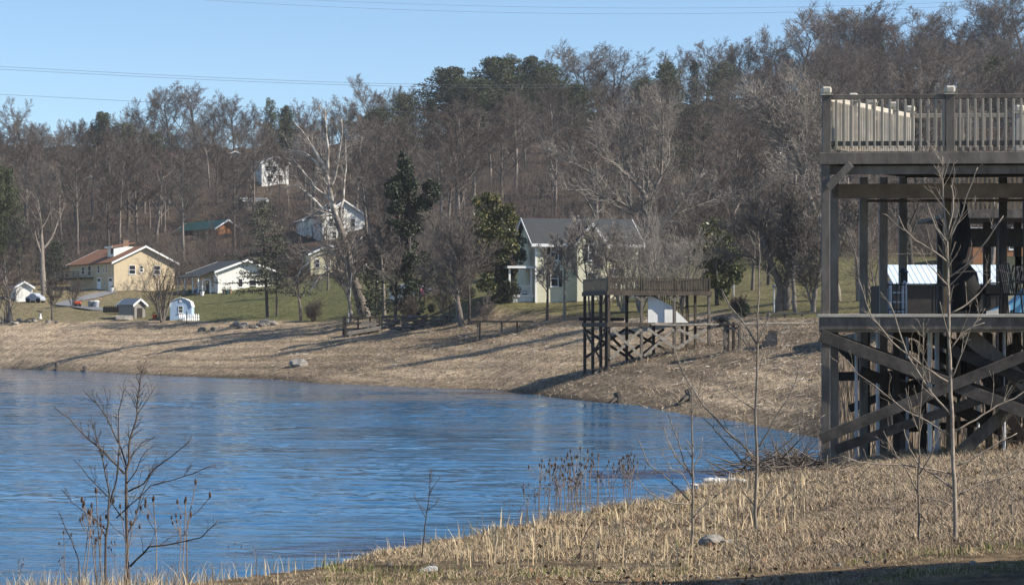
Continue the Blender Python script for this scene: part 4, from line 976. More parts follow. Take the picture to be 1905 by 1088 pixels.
for x in (0, U(1195), U(1258), W): MB().box(x - .07, x + .07, .02, .16, Z(543), Z(514)).build("rail_post", M['brown_wood'], bh)
def xbrace(a, b_, y): MB().beam((*a[:1], y, a[1]), (*b_[:1], y, b_[1]), .05, .19, up=(0, 0, 1)).build("brace", M['grey_wood'], bh)
for (x0, y0), (x1, y1) in (((1136,611),(1194,664)),((1134,668),(1193,612)),((1205,611),(1259,648)),((1199,662),(1256,612)),((1261,611),(1318,636)),((1262,648),(1319,611))):
    xbrace((U(x0), Z(y0)), (U(x1), Z(y1)), -.06 if (x0 + x1) % 2 else -.11)
for (x0, y0), (x1, y1) in (((1136,614),(1215,664)),((1134,668),(1213,612)),((1220,614),(1300,655)),((1218,660),(1290,612)),((1170,612),(1230,670)),((1240,666),(1310,614))):
    MB().beam((U(x0), Dp + .05, Z(y0)), (U(x1), Dp + .05, Z(y1)), .05, .19).build("brace", M['dark_wood'], bh)
for a, b_ in (((.2, 611), (3.2, 662)), ((1.8, 664), (5.0, 612))): MB().beam((-.1, a[0], Z(a[1])), (-.1, b_[0], Z(b_[1])), .05, .19).build("brace", M['dark_wood'], bh)
for x in (U(1195), U(1258)):
    for sg in (-1, 1):
        if x + sg > W: continue
        MB().beam((x + sg * .5, -.02, Z(548.5)), (x, -.02, Z(560)), .05, .14).build("knee_brace", M['old_wood'], bh)
MB().beam((.5, -.02, Z(548.5)), (.05, -.02, Z(560)), .05, .14).build("knee_brace", M['old_wood'], bh)
MB().extr([(U(1212), Z(600)), (U(1290), Z(600)), (U(1256), Z(568)), (U(1212), Z(546.5))], .5, .6).build("panel", M['skirt'], bh)
st = MB().beam((U(1212), .75, Z(543)), (U(1292), .75, Z(601)), .06, .3); st.beam((U(1212), 1.75, Z(543)), (U(1292), 1.75, Z(601)), .06, .3)
for f in np.linspace(.04, .96, 12): st.box(U(1212) + f * (U(1292) - U(1212)) - .14, U(1212) + f * (U(1292) - U(1212)) + .14, .78, 1.72, Z(543 + 58 * f) - .02, Z(543 + 58 * f) + .02)
st.build("stairs", M['tan_wood'], bh)
sr = MB().beam((U(1228), .7, Z(533)), (U(1291), .7, Z(577)), .07, .1)
for f in np.linspace(0, 1, 15): sr.box(U(1228 + 63 * f) - .025, U(1228 + 63 * f) + .025, .68, .72, Z(553 + 46 * f), Z(533 + 44 * f))
sr.box(U(1291) - .06, U(1291) + .06, .64, .76, Z(603), Z(574)); sr.build("stair_railing", M['tan_wood'], bh)
MB().box(U(1118), U(1205), Dp - .6, Dp - .5, Z(596), Z(590)).build("bench", M['dark_wood'], bh)
# platform at the end of its walkway
p, s2 = hit(1362, 655); h = thing("dock_platform", "small post-legged platform of old timber right of the boathouse", "platform", p, R(10))
for x, y in ((-14,0),(-2,.8),(9,.8),(14,0)): MB().box(x*s2-.08, x*s2+.08, y-.08, y+.08, -.6, 56*s2).build("post", M['old_wood' if y == 0 else 'dark_wood'], h)
MB().box(-16*s2, 16*s2, -.3, 1.2, 50*s2, 53*s2).build("deck", M['dark_wood'], h); MB().beam((-14*s2, -.12, 44*s2), (14*s2, -.12, 44*s2), .05, .15).build("beam", M['old_wood'], h)
for a in (-1, 1): MB().beam((-14*s2, a * .1 - .14, (20 + a * 14)*s2), (-4*s2, .7, (24 - a*10)*s2), .05, .14).build("brace", M['old_wood'], h)
# fishing pier
p, s2 = hit(893, 633); h = thing("fishing_pier", "flat dark plank pier on thin posts above the bank in front of the porch", "pier", p, R(3))
MB().box(-22*s2, 98*s2, -.8, 1.0, 33*s2, 36.5*s2).build("deck", M['dark_wood'], h)
for x, y in ((-5,-.6),(0,.6),(40,-.4),(70,.6)): MB().box(x*s2-.08, x*s2+.08, y-.08, y+.08, -1, 33*s2).build("post", M['old_wood'], h)
# small dark dock with debris
p, s2 = hit(676, 622); h = thing("small_dock", "low dark railed dock with a pale gangplank beside the sycamore base", "dock", p, R(8))
MB().box(-34*s2, 34*s2, -.2, 3, 9*s2, 12*s2).build("deck", M['dark_wood'], h)
for x in (-34, -10, 12, 34): MB().box(x*s2-.09, x*s2+.09, -.3, -.14, -1, 34*s2).build("post", M['dark_wood'], h)
for x in (-34, 34): MB().box(x*s2-.09, x*s2+.09, 2.8, 2.96, -1, 34*s2).build("post", M['dark_wood'], h)
rl = MB().beam((-34*s2, -.34, 31*s2), (34*s2, -.34, 31*s2), .06, .16); rl.beam((-34*s2, -.34, 22*s2), (34*s2, -.34, 22*s2), .06, .12); rl.build("railing", M['dark_wood'], h)
MB().sheet((-30*s2, -1.2, 4*s2), (32*s2, -.9, 14*s2), (32*s2, -.5, 15*s2), (-30*s2, -.7, 5*s2), .3).build("gangplank", M['grey_wood'], h)
pk = MB()
for i in range(12): pk.box((-4+i*2.4)*s2-.05, (-4+i*2.4)*s2+.05, -.44, -.38, (11+(i*7 % 5))*s2, (22+(i*5 % 7))*s2)
pk.build("picket", M['grey_wood'], h)
p, s2 = hit(647, 600); tag(MB().tube([(0,0,-.5),(.2,0,40*s2),(9*s2*.8,0,92*s2)], .06, 6).build("mooring_pole", M['pvc'], None, p), "tall pale leaning pole at the left end of the small dark dock", "pole")
# stone retaining wall
p, s2 = hit(775, 612); h = thing("stone_wall", "low dark stone retaining wall between the small dock and the leaning tree", "wall", p, R(2))
rg = rs(9); wb = MB()
for row in range(4):
    x = -66*s2 + rg.uniform(0, .4)
    while x < 62*s2:
        w_ = rg.uniform(.4, .9); wb.rock((x + w_/2, rg.uniform(-.08, .08), .12 + row*.36), w_*.56, rg, .42); x += w_
wb.build("wall", M['rock_dark'], h, smooth=False)
# stepped block right of the boathouse
p, s2 = hit(1432, 645); h = thing("stone_steps", "dark stepped stone block on the bank below the twin-trunked tree", "steps", p, R(-6))
for i in range(3): MB().box(-14*s2+i*6*s2, 14*s2, i*.6, i*.6+.62, -.5, (12+i*9)*s2).build("step", M['rock_dark'], h)
fb = MB()
p, s2 = hit(1480, 590); h = thing("rail_fence", "low rail fence along the top of the bank left of the grey deck", "fence", p, R(0))
for x in (-52, -20, 12, 44): MB().box(x*s2-.07, x*s2+.07, -.07, .07, -1.2, 10*s2).build("post", M['old_wood'], h)
MB().beam((-54*s2, -.1, 8*s2), (48*s2, -.1, 8*s2), .05, .14).build("rail", M['old_wood'], h)
for x, top, lab in ((1365, 511, 'thin pale lamp post right of the low magnolia'), (1440, 535, 'thin grey pole left of the stout twin-trunked tree')):
    p, s2 = hit(x, 583 if x > 1400 else 552); t = thing("lamp_post", lab, "pole", p)
    MB().tube([(0,0,-.5),(0,0,(583-top if x > 1400 else 552-top)*s2)], .055, 6).build("pole", M['pvc'], t); MB().lathe([(.05,0),(.14,.05),(.14,.2),(.04,.28)], (0,0,(583-top if x > 1400 else 552-top)*s2), 8).build("lamp", M['plastic_grey'], t)

# ------------------------------------------------------------------ yard things on the far shore
p, s = hit(66, 563); c = thing("covered_car", "parked car under a silver cover beside the white garden shed", "car", p, R(-12))
cl = 32*s; cs = [(-.5,.15),(-.5,.55),(-.44,.62),(-.3,.68),(-.16,1.0),(.1,1.02),(.26,.72),(.45,.62),(.5,.5),(.5,.15)]
MB().extr([(x*cl, z*1.35) for x, z in cs], -.85, .85).build("cover", M['silver_cover'], c, bevel=.12, smooth=False)
for x in (-.32, .32):
    for y in (-.8, .8): MB().tube([(x*cl, y-.1, .3),(x*cl, y+.1, .3)], .32, 14).build("wheel", M['tyre'], c)
p, s = hit(145, 571); c = thing("cart", "bright orange-red garden cart parked on the driveway edge", "cart", p, R(8))
MB().extr([(-5*s,.35),(5*s,.35),(5.6*s,9*s),(4.4*s,10.4*s),(-5.2*s,10.4*s),(-5.8*s,8.6*s)], -.45, .45).build("body", M['red'], c, bevel=.06)
for x in (-3.4*s, 3.4*s): MB().tube([(x,-.5,.22),(x,-.36,.22)], .24, 12).build("wheel", M['tyre'], c)
MB().beam((-6*s,0,5*s),(-8.5*s,0,9*s),.05,.05).build("handle", M['iron'], c)
for x, lab, m_ in ((169, 'left one of the two grey trash bins on the driveway', 'plastic_grey'), (179, 'right one of the two grey trash bins on the driveway', 'silver_cover')):
    p, s = hit(x, 574); c = thing("trash_bin", lab, "bin", p, .3, "trash bins"); MB().lathe([(.30,0),(.40,.9)], n=12).build("body", M[m_], c); MB().lathe([(.44,.9),(.44,.98),(.25,1.1)], n=12).build("lid", M['white' if x == 179 else 'plastic_grey'], c)
def hull(L, B, H):
    m = MB(); n = 9; ring = []
    for i in range(n):
        t = i / (n - 1); b_ = B * (1 - max(0, (t - .45) / .55) ** 2.2) * .5 + .02; x = (t - .5) * L
        ring.append([(x, -b_, H * (1 + .25 * t * t)), (x, -b_ * .7, H * .25), (x, 0, 0 + .2 * H * max(0, t - .7)), (x, b_ * .7, H * .25), (x, b_, H * (1 + .25 * t * t))])
    V = [q for r_ in ring for q in r_]; F = [(i*5+j, i*5+j+1, (i+1)*5+j+1, (i+1)*5+j) for i in range(n-1) for j in range(4)]
    F += [(i*5+4, i*5, (i+1)*5, (i+1)*5+4) for i in range(n-1)] + [(0,1,2,3,4), tuple((n-1)*5+k for k in (4,3,2,1,0))]
    return m.add(V, F)
p, s = hit(248, 589); c = thing("boat", "small boat under a bright blue tarp in front of the grey shed", "boat", p, R(170))
hull(30*s, 1.7, .55).build("hull", M['black'], c)
MB().add(*(lambda h_: ([(x, y * 1.04, .42 + (z - .55) * .4 + (.42 if abs(y) < .2 else .12)) for x, y, z in h_.v if z >= .5] , [(2*i, 2*i+1, 2*i+3, 2*i+2) for i in range(8)]))(hull(30*s, 1.7, .55))).build("tarp_sheet", M['blue_tarp'], c)
tm = MB()
for i in range(9):
    t = i / 8; b_ = (.9 * (1 - max(0, (t - .45) / .55) ** 2.2) + .06); x = (t - .5) * 30*s * 1.02; zt = .62 + .15*t*t
    for y, z in ((-b_, .38), (-b_, zt), (-b_*.5, zt + .26), (0, zt + .36), (b_*.5, zt + .26), (b_, zt), (b_, .38)): tm.v.append((x, y, z))
tm.f = [(i*7+j, i*7+j+1, (i+1)*7+j+1, (i+1)*7+j) for i in range(8) for j in range(6)] + [tuple(range(7)), tuple(range(62, 55, -1))]
tm.build("tarp", M['blue_tarp'], c, smooth=True)
p, s = hit(232, 596); c = thing("rowing_boat", "upturned pale rowing boat lying on the left shore", "boat", p, R(8)); hb = hull(32*s, 1.2, .5)
hb.v = [(x, y, .62 - z) for x, y, z in hb.v]; hb.build("hull", M['rock'], c); MB().beam((-13*s,0,.62),(13*s,0,.62),.06,.06).build("keel", M['grey_wood'], c)
p, s = hit(75, 593); c = thing("bird_bath", "pale bird bath on a pedestal on the left shore", "bird bath", p); MB().lathe([(.28,0),(.22,.1),(.12,.3),(.12,.75),(.2,.85)], n=12).build("pedestal", M['white'], c); MB().lathe([(.15,.85),(.5,.95),(.55,1.02),(.1,.98)], n=16).build("basin", M['rock'], c)
p, s = hit(384, 547); c = thing("garden_arch", "white arched garden arbor standing before the shaded porch", "arbor", p, R(12)); Wd = 15*s
for y in (-.3, .3): MB().tube([(-Wd/2,y,-.3),(-Wd/2,y,23*s),(-Wd*.3,y,25.5*s),(0,y,26.5*s),(Wd*.3,y,25.5*s),(Wd/2,y,23*s),(Wd/2,y,-.3)], .075, 6).build("arch", M['trim'], c)
lt = MB()
for z in np.arange(.4, 23*s, .35):
    for x in (-Wd/2, Wd/2): lt.box(x-.03, x+.03, -.3, .3, z, z+.05)
lt.build("lattice", M['trim'], c)
for x, lab in ((340,'leftmost white picket panel leaning by the blue shed'),(347,'second white picket panel in front of the blue shed'),(357,'white picket panel leaning at the right corner of the blue shed'),(364,'rightmost white picket panel beyond the blue shed')):
    p, s = hit(x, 597); pk = MB()
    for i in range(4): pk.extr([(-.45+i*.25,0),(-.33+i*.25,0),(-.33+i*.25,.8),(-.39+i*.25,.9),(-.45+i*.25,.8)], -.02, .02)
    pk.box(-.5,.5,.02,.05,.2,.28); pk.box(-.5,.5,.02,.05,.6,.68); o = tag(pk.build("picket_fence", M['white'], None, p, R(20)), lab, "fence", "white picket panels"); o.rotation_euler = (R(-12), 0, R(20 + x % 7 * 5))
p, s = hit(347, 603); tag(MB().tube([(0,0,-.3),(.02,0,24*s)], .05, 6).build("stake", M['dark_wood'], None, p), "dark stake standing in front of the blue shed window", "post")
p, s = hit(225, 582); fn = thing("picket_fence", "low dark picket fence along the driveway left of the grey shed", "fence", p, R(-4)); fk = MB()
for i in range(44): fk.box(-34*s+i*1.4*s, -34*s+i*1.4*s+.09, -.03, .03, -.3, 10.5*s + .1*(i % 3))
fk.build("pickets", M['dark_wood'], fn); MB().box(-34*s, 28*s, .03, .07, 6*s, 7.2*s).build("rail", M['dark_wood'], fn)
p, s = hit(782, 593); fl = thing("flag_pole", "slim garden flag pole with a faded pink flag before the white cottage", "flag", p); MB().tube([(0,0,-.3),(0,0,58*s)], .035, 6).build("pole", M['iron'], fl)
fg = MB(); 
for i in range(5): fg.v += [(.04+i*.09, .05*math.sin(i*1.3), 58*s-.05-i*.05), (.04+i*.09, .05*math.sin(i*1.3)+.03, 58*s-.62-i*.07)]
fg.f = [(2*i, 2*i+1, 2*i+3, 2*i+2) for i in range(4)]; M['pink'] = mat('pink_cloth', (.62,.22,.26), (.5,.16,.2), 3, .8); fg.build("flag", M['pink'], fl)
p, s = hit(1012, 561); c = thing("water_butt", "small blue-topped bin beside the white porch", "bin", at(976, 214)[0]); MB().lathe([(.25,0),(.28,.7)], n=12).build("body", M['iron'], c); MB().lathe([(.3,.7),(.3,.78),(.1,.9)], n=12).build("lid", M['sky_blue'], c)
rg = rs(21)
YARD = [('planter','red pot by the grey shed door',288,594,'red'),('planter','green tub left of the white arbor',352,548,'green_roof'),('planter','blue tub on the porch terrace',368,546,'blue_tarp'),('planter','brown pot by the white house corner',417,546,'brick'),('planter','brown pot right of the white house corner',428,546,'brick'),('planter','green pot before the white house',422,548,'green_roof'),('planter','white pot by the beige house driveway',208,543,'white'),
        ('planter','pale pot at the left of the terrace',342,548,'rock'),('planter','white tub in front of the arbor',376,550,'white')]
for nm, lab, x, y, m_ in YARD:
    p, s = hit(x, y); c = thing(nm, lab, "pot", p); MB().lathe([(.22,0),(.32,.5),(.36,.5),(.36,.6),(.28,.6),(.27,.52)], n=12).build("pot", M[m_], c)
    V, F = cards(rs(int(x)), rs(int(x)).normal(0, .14, (60, 3)) + np.array((0, 0, .72)), .16); link("plant", mesh_from("plant", V, [F], M['box_leaf']), c)
p, s = hit(540, 566); c = at(432, 300)
for x, y, k_, lab in ((302,415,0,'wooden utility pole above the brick chimney'),(458,385,0,'pale utility pole with a transformer above the white house'),(312,392,0,'short utility pole in the left woods')):
    p, s = at(x, 430); z0 = p[2]; top = (HY - (360 if x != 458 else 366)) * s; t = thing("utility_pole", lab, "pole", p)
    MB().tube([(0,0,-.5),(0,0,top - z0)], [.17,.12], 8).build("pole", M['bark'], t); MB().box(-1.1,1.1,-.06,.06,top-z0-.7,top-z0-.55).build("crossarm", M['bark_dark'], t); MB().lathe([(.22,0),(.22,.7)], (.3,-.2,top-z0-1.9), 10).build("transformer", M['pvc'], t)
# stones and driftwood along the far shore
for i, (x, y, r_, m_) in enumerate([(440,606,.7,'rock'),(455,607,.55,'rock'),(448,611,.5,'rock_dark'),(470,610,.4,'rock_dark'),(498,603,.9,'rock'),(487,607,.6,'rock_dark'),(510,605,.45,'rock'),(559,680,.8,'rock'),(477,611,.3,'rock'),(36,597,.4,'rock'),(50,599,.35,'rock_dark'),(20,598,.45,'rock_dark'),(64,598,.4,'rock'),(8,600,.4,'rock'),(90,600,.35,'rock'),(28,604,.45,'rock'),(105,601,.3,'rock_dark'),(375,617,.5,'rock_dark'),(400,613,.4,'rock_dark')]):
    p, s = hit(x, y)
    tag(MB().rock((0,0,.1), r_, rs(500+i), .6).build("rock", M[m_], None, p), ("pale " if m_ == 'rock' else "dark ") + "rock on the far shore " + ("near the hemlock trunks" if 430 < x < 520 else "below the bird bath" if x < 110 else "in the open below the sycamore" if x == 559 else "below the blue shed"), "rock", "rocks near the hemlock" if 430 < x < 520 else "rocks below the bird bath" if x < 110 else "rocks on open shore")
for i, (x, y, hh, lab) in enumerate([(106,688,.7,'dark stump standing at the waterline on the left'),(158,690,.5,'low dark stump at the waterline right of the other'),(1150,748,.6,'small stump at the waterline below the boathouse'),(1283,745,.65,'dark stump on the mud right of the boathouse')]):
    p, s = hit(x, y); c = thing("tree_stump", lab, "stump", p); MB().tube([(0,0,-.4),(.05,0,hh*.5),(-.05,.05,hh)], [.42,.28,.25], 9).build("stump", M['bark_dark'], c)
    for a in (0.4, 2.2, 4.1): MB().tube([(.1*math.cos(a),.1*math.sin(a),.25),(.55*math.cos(a),.55*math.sin(a),.08),(.95*math.cos(a),.95*math.sin(a),-.1)], [.14,.09,.03], 6).build("root", M['bark_dark'], c)
# driveway
dv = [(120,548,64),(150,556,52),(110,568,40),(190,566,26)]
dp = []
for x, y, wpx in ((208,544,24),(185,549,26),(160,555,26),(130,562,28),(115,567,30),(150,572,14),(190,576,10),(240,580,8)):
    p, s = hit(x, y); dp.append((p, wpx * s))
m_ = MB()
for i, (p, w_) in enumerate(dp):
    d = nrm(np.append((dp[min(i+1, len(dp)-1)][0] - dp[max(i-1, 0)][0])[:2], 0)); nn = np.array((-d[1], d[0], 0)) * max(w_, 2.6) * .5
    for sg in (-1, 0, 1):
        q = p + nn * sg; m_.v.append((q[0], q[1], gz(q[0], q[1]) + .12))
m_.f = [(i*3+j, i*3+j+1, (i+1)*3+j+1, (i+1)*3+j) for i in range(len(dp)-1) for j in range(2)]
M['asphalt'] = mat('pale_asphalt', (.20,.20,.205), (.14,.14,.145), 3, .9); tag(m_.build("driveway", M['asphalt']), kind="structure")
# ------------------------------------------------------------------ the tall grey deck at the right (front plane 40 m away)
M['beam_brown'] = mat('warm_brown_beam', (.17,.115,.072), (.10,.066,.042), 3, .8)
DZ = 2.75; D0 = 40.0
dk = thing("deck", "tall two level grey painted lake deck with capped railing posts and crossed braces", "deck", (P(1536, 615, D0)[0], D0, -DZ), R(-3.5))
ca_, sa_ = math.cos(R(3.5)), math.sin(R(3.5))
def nd(px, py, d=0.0):
    """photo point on the plane d metres behind the deck's front, in the deck's frame"""
    k = (px - CX) / FP; x0 = P(1536, 615, D0)[0]
    t = 0.0
    for _ in range(12):                 # world depth of that plane at this column
        Dw = D0 + d * ca_ - t * sa_; t = ((k * Dw - x0) - d * sa_) / ca_
    return np.array((t, d, (HY - py) / FP * Dw + DZ))
def nbox(mb, x0, x1, y0, y1, d, th):
    a = nd(x0, y1, d); b_ = nd(x1, y0, d); return mb.box(a[0], b_[0], d, d + th, min(a[2], b_[2]), max(a[2], b_[2]))
XR = 2130
def bev(mb, nm, m, par=dk): return mb.build(nm, M[m], par, bevel=.006)
zf = nd(1536, 282)[2]; zl = nd(1536, 589)[2]                      # upper and lower floor heights
xl = nd(1526, 282)[0]; xr = nd(XR, 282)[0]; bk = nd(1690, 280, 3.6)[0]
bev(MB().prism([(xl + .03, .03), (xr, .03), (xr, 3.6), (bk, 3.6)], zf - .04, zf), "upper_floor", 'deck_paint')
bev(nbox(MB(), 1524, XR, 281, 306, -.04, .04), "rim_beam", 'deck_paint')
bev(nbox(MB(), 1531, XR, 306.3, 325, .10, .05), "header", 'deck_paint')
ff = MB(); a = np.array((xl, 0)); b_ = np.array((bk, 3.6)); ff.beam((*a, zf - .13), (*b_, zf - .13), .04, .24); bev(ff, "rim_beam", 'deck_paint')
jb = MB()
for d in np.arange(.45, 3.5, .4): x = xl + (bk - xl) * d / 3.6 + .1; jb.box(x, xr, d, d + .05, zf - .26, zf - .045)
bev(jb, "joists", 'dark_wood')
bev(nbox(MB(), 1546, XR, 340, 369, .55, .08), "inner_beam", 'beam_brown'); bev(nbox(MB(), 1614, XR, 369.3, 376, 1.2, .08), "inner_beam", 'brown_wood')
bev(MB().beam(nd(1583, 305, -.068), nd(1540, 350, -.068), .05, .14), "knee_brace", 'deck_paint')
zb0 = gz(*np.array(dk.location)[:2]) + DZ
def post(x0, x1, ytop, d, m='deck_paint', nm="post", ybot=None):
    a = nd(x0, ytop, d); b_ = nd(x1, ytop, d); wx = b_[0] - a[0]
    wpos = dk.location; xw = wpos[0] + a[0] * ca_ + d * sa_; yw = D0 - a[0] * sa_ + d * ca_
    z0 = gz(xw, yw) + DZ - .4 if ybot is None else nd(x0, ybot, d)[2]
    return bev(MB().box(a[0], b_[0], d, d + wx, z0, a[2]), nm, m)
post(1529, 1544, 306, 0.0)
post(1988, 2003, 306, 0.0); post(2112, 2127, 306, 0.0)
for x0, d in ((1545.5, .55), (1600, 1.75), (1637, 2.6), (1673, 3.4)): post(x0, x0 + 14.5, 340 if d < 1 else 330, d, 'deck_paint')
for x0, d in ((1860, 1.6), (1940, 2.6), (1905, 3.4)): post(x0, x0 + 14, 330, d, 'dark_wood')
for x0, d in ((1662, 1.0), (1712, 2.2), (1800, 2.8), (1835, 1.4), (1885, 2.2)): post(x0, x0 + 12, 620, d, 'dark_wood')
# railings
def rail_post(pt, w_=.16, m='deck_paint'):
    x, y, z = pt
    o = bev(MB().box(x - w_/2, x + w_/2, y, y + w_, zf - .02, z - .14), "rail_post", m)
    cc = MB().box(x - w_/2 - .015, x + w_/2 + .015, y - .015, y + w_ + .015, z - .139, z); cc.build("cap", M['deck_faded_sunlit'], o, bevel=.035)
    MB().box(x - w_/2 - .03, x + w_/2 + .03, y - .03, y + w_ + .03, z - .165, z - .141).build("collar", M['deck_faded_sunlit'], o)
zc = nd(1538, 161)[2]
def rail_run(a, b_, ztop, gap, m, top_rails=1, bw=.045, bm=None):
    a = np.array(a, float); b_ = np.array(b_, float); d = b_ - a; Ln = np.linalg.norm(d); dn = d / Ln
    t = MB(); t.beam((*a, ztop - .045), (*b_, ztop - .045), .09, .09); o = bev(t, "top_rail", m)
    t = MB(); t.beam((*a, zf + .15), (*b_, zf + .15), .05, .085); bev(t, "bottom_rail", m)
    if top_rails > 1: t = MB(); t.beam((*a, ztop - .23), (*b_, ztop - .23), .05, .085); bev(t, "sub_rail", m)
    n_ = int(Ln / gap); nn = np.array((-dn[1], dn[0]))
    for i in range(n_):
        q = a + d * ((i + .7) / n_) - nn * .045
        bev(MB().beam((*q, zf + .06), (*q, ztop - .095), bw, .04, up=(0, 0, 1)), "baluster", bm or m)
zt = zc + .02 - .17
xp = [nd(x, 200)[0] for x in (1538, 1768, 1998)]
for x in xp: rail_post((x, 0.0, zc))
for i in range(2): rail_run((xp[i] + .08, .08), (xp[i + 1] - .08, .08), zt, .133, 'deck_paint', bm='rail_baked_light')
rail_run((xp[2] + .08, .08), (xr, .08), zt, .133, 'deck_paint', bm='rail_baked_light')
dg = [np.array((xl + .12, .1)) * (1 - f) + np.array((bk + .02, 3.5)) * f for f in (0, .30, .52, .78, 1)]
for q in dg[1:]: rail_post((q[0], q[1] - .08, zc - .01), m='deck_faded_sunlit')
for q0, q1 in zip(dg[:-1], dg[1:]): e = nrm(q1 - q0); rail_run(q0 + e * .12, q1 - e * .1, zt - .02, .105, 'deck_faded_sunlit', 2)
bx = [bk + .02, nd(1897, 200, 3.5)[0], xr]
rail_post((bx[1], 3.45, zc - .01), m='deck_faded_sunlit'); 
for i in range(2): rail_run((bx[i] + .1, 3.52), (bx[i + 1] - .1, 3.52), zt - .02, .133, 'rail_baked_light', 2)
# lower floor
xl2 = nd(1522, 600)[0]; bk2 = nd(1680, 600, 3.6)[0]
bev(MB().prism([(xl2 + .04, .05), (xr, .05), (xr, 3.6), (bk2, 3.6)], zl - .05, zl - .01), "lower_floor", 'old_wood')
bev(nbox(MB(), 1521, XR, 584, 590, -.09, .2), "edge_board", 'deck_faded_sunlit')  # pale colour holds the sunlit strip along the floor edge
bev(nbox(MB(), 1524, XR, 590.3, 613, -.06, .05), "rim_beam", 'old_wood'); bev(nbox(MB(), 1524, XR, 613.3, 618, -.05, .05), "rim_beam", 'tan_wood')
jb = MB()
for d in np.arange(.5, 3.5, .5): x = xl2 + (bk2 - xl2) * d / 3.6 + .1; jb.box(x, xr, d, d + .05, zl - .26, zl - .055)
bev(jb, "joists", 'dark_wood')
# bracing under the lower floor
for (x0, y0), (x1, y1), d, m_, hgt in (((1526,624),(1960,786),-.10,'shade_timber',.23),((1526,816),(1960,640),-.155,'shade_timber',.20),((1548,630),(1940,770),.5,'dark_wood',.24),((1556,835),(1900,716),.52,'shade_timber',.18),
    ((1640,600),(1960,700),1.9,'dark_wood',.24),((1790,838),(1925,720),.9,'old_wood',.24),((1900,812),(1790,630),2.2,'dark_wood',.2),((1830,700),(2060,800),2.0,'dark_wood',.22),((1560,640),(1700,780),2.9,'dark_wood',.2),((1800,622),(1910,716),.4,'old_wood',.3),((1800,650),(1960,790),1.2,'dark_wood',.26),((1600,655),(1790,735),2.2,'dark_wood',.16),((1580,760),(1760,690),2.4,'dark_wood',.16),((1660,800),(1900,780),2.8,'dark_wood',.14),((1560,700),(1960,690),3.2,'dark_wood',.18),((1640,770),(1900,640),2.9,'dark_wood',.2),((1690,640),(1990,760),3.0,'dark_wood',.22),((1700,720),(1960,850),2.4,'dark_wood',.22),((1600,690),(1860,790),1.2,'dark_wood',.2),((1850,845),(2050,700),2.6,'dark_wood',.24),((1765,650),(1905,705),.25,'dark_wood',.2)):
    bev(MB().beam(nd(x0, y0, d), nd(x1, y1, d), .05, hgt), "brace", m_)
for x, d, m_, r_ in ((1593, .9, 'pvc', .03), (1633, 1.5, 'pvc', .035), (1730, 1.3, 'white', .045), (1743, 1.7, 'pvc', .045), (1765, 2.0, 'tan_wood', .05), (1688, 2.6, 'pvc', .03), (1820, 2.2, 'white', .025), (1868, 1.2, 'pvc', .03), (1615, 2.4, 'iron', .04), (1783, 2.8, 'tan_wood', .04)):
    a = nd(x, 620, d); xw = dk.location[0] + a[0]; z0 = gz(xw, D0 + d) + DZ - .3
    MB().tube([(a[0], d, zl - .06), (a[0], d, z0)], r_, 8).build("pipe", M[m_], dk)
bev(MB().box(nd(1755,600,3.2)[0], nd(1770,600,3.2)[0], 3.2, 3.33, zl - .02, zf - .27), "post", 'tan_wood')
# things standing on the lower deck
def on(px, d): q = nd(px, 600, d); return Vector((dk.location[0] + q[0]*ca_ + d*sa_, D0 - q[0]*sa_ + d*ca_, zl - .01 - DZ))
c = thing("covered_grill", "bulky grill under a crumpled black cover on the lower deck", "grill", on(1800, 1.3)); s1 = .0103
rg = rs(4); cv = MB().rock((0, 0, .5), .34, rg, 1.2); cv.build("cover", M['black'], c, smooth=True); MB().box(-.3, .3, -.2, .2, 0, .12).build("base", M['iron'], c); MB().box(.3, .75, -.22, .2, .45, .62).build("side_shelf", M['black'], c)
c = thing("parasol", "closed black parasol hanging folded above the covered grill", "parasol", on(1788, 1.8)); MB().tube([(0,0,.0),(0,0,2.3)], .03, 8).build("pole", M['iron'], c); MB().tube([(-.1,0,1.10),(-.06,0,1.18),(.02,0,1.6),(.06,0,2.2)], [.06,.16,.19,.05], 10).build("canopy", M['black'], c); MB().lathe([(.25,0),(.25,.06),(.05,.1)], n=12).build("base", M['iron'], c)
c = thing("side_table", "small black metal table left of the covered grill", "table", on(1750, 1.1)); MB().box(-.16,.2,-.2,.2,.60,.64).build("tabletop", M['iron'], c)
for x in (-.13, .17):
    for y in (-.16, .16): MB().box(x-.012, x+.012, y-.012, y+.012, 0, .60).build("leg", M['iron'], c)
def chair(label, pos, rz, m_='iron'):
    c = thing("patio_chair", label, "chair", pos, rz, "black patio chairs on the lower deck")
    MB().box(-.25,.25,-.25,.25,.42,.45).build("seat", M[m_], c); b_ = MB()
    for x in np.linspace(-.22,.22,6): b_.tube([(x,.25,.45),(x,.30,.75),(x,.36,1.0)], .012, 5)
    b_.tube([(-.24,.25,.45),(-.24,.36,1.0),(.24,.36,1.0),(.24,.25,.45)], .018, 6); b_.build("backrest", M[m_], c)
    for x in (-.23,.23):
        for y in (-.22,.22): MB().tube([(x,y,.43),(x*1.1,y*1.2,0)], .016, 6).build("leg", M[m_], c)
        MB().tube([(x,-.22,.45),(x,-.22,.66),(x,.28,.68)], .016, 6).build("armrest", M[m_], c)
chair("black metal patio chair right of the covered grill", on(1868, 1.2), R(-70)); chair("black metal patio chair at the right edge of the picture", on(1900, .6), R(100)); chair("black patio chair behind the blue slide", on(1930, 2.2), R(20))
c = thing("water_slide", "light blue plastic slide with white edge on the lower deck", "slide", on(1852, 2.2))
sl_ = MB().extr([(-.55,.0),(-.1,.02),(.35,.18),(.8,.62),(.8,.72),(.75,.74),(.3,.30),(-.12,.12),(-.55,.08)], -.3, .3); sl_.build("slide", M['sky_blue'], c, bevel=.01)
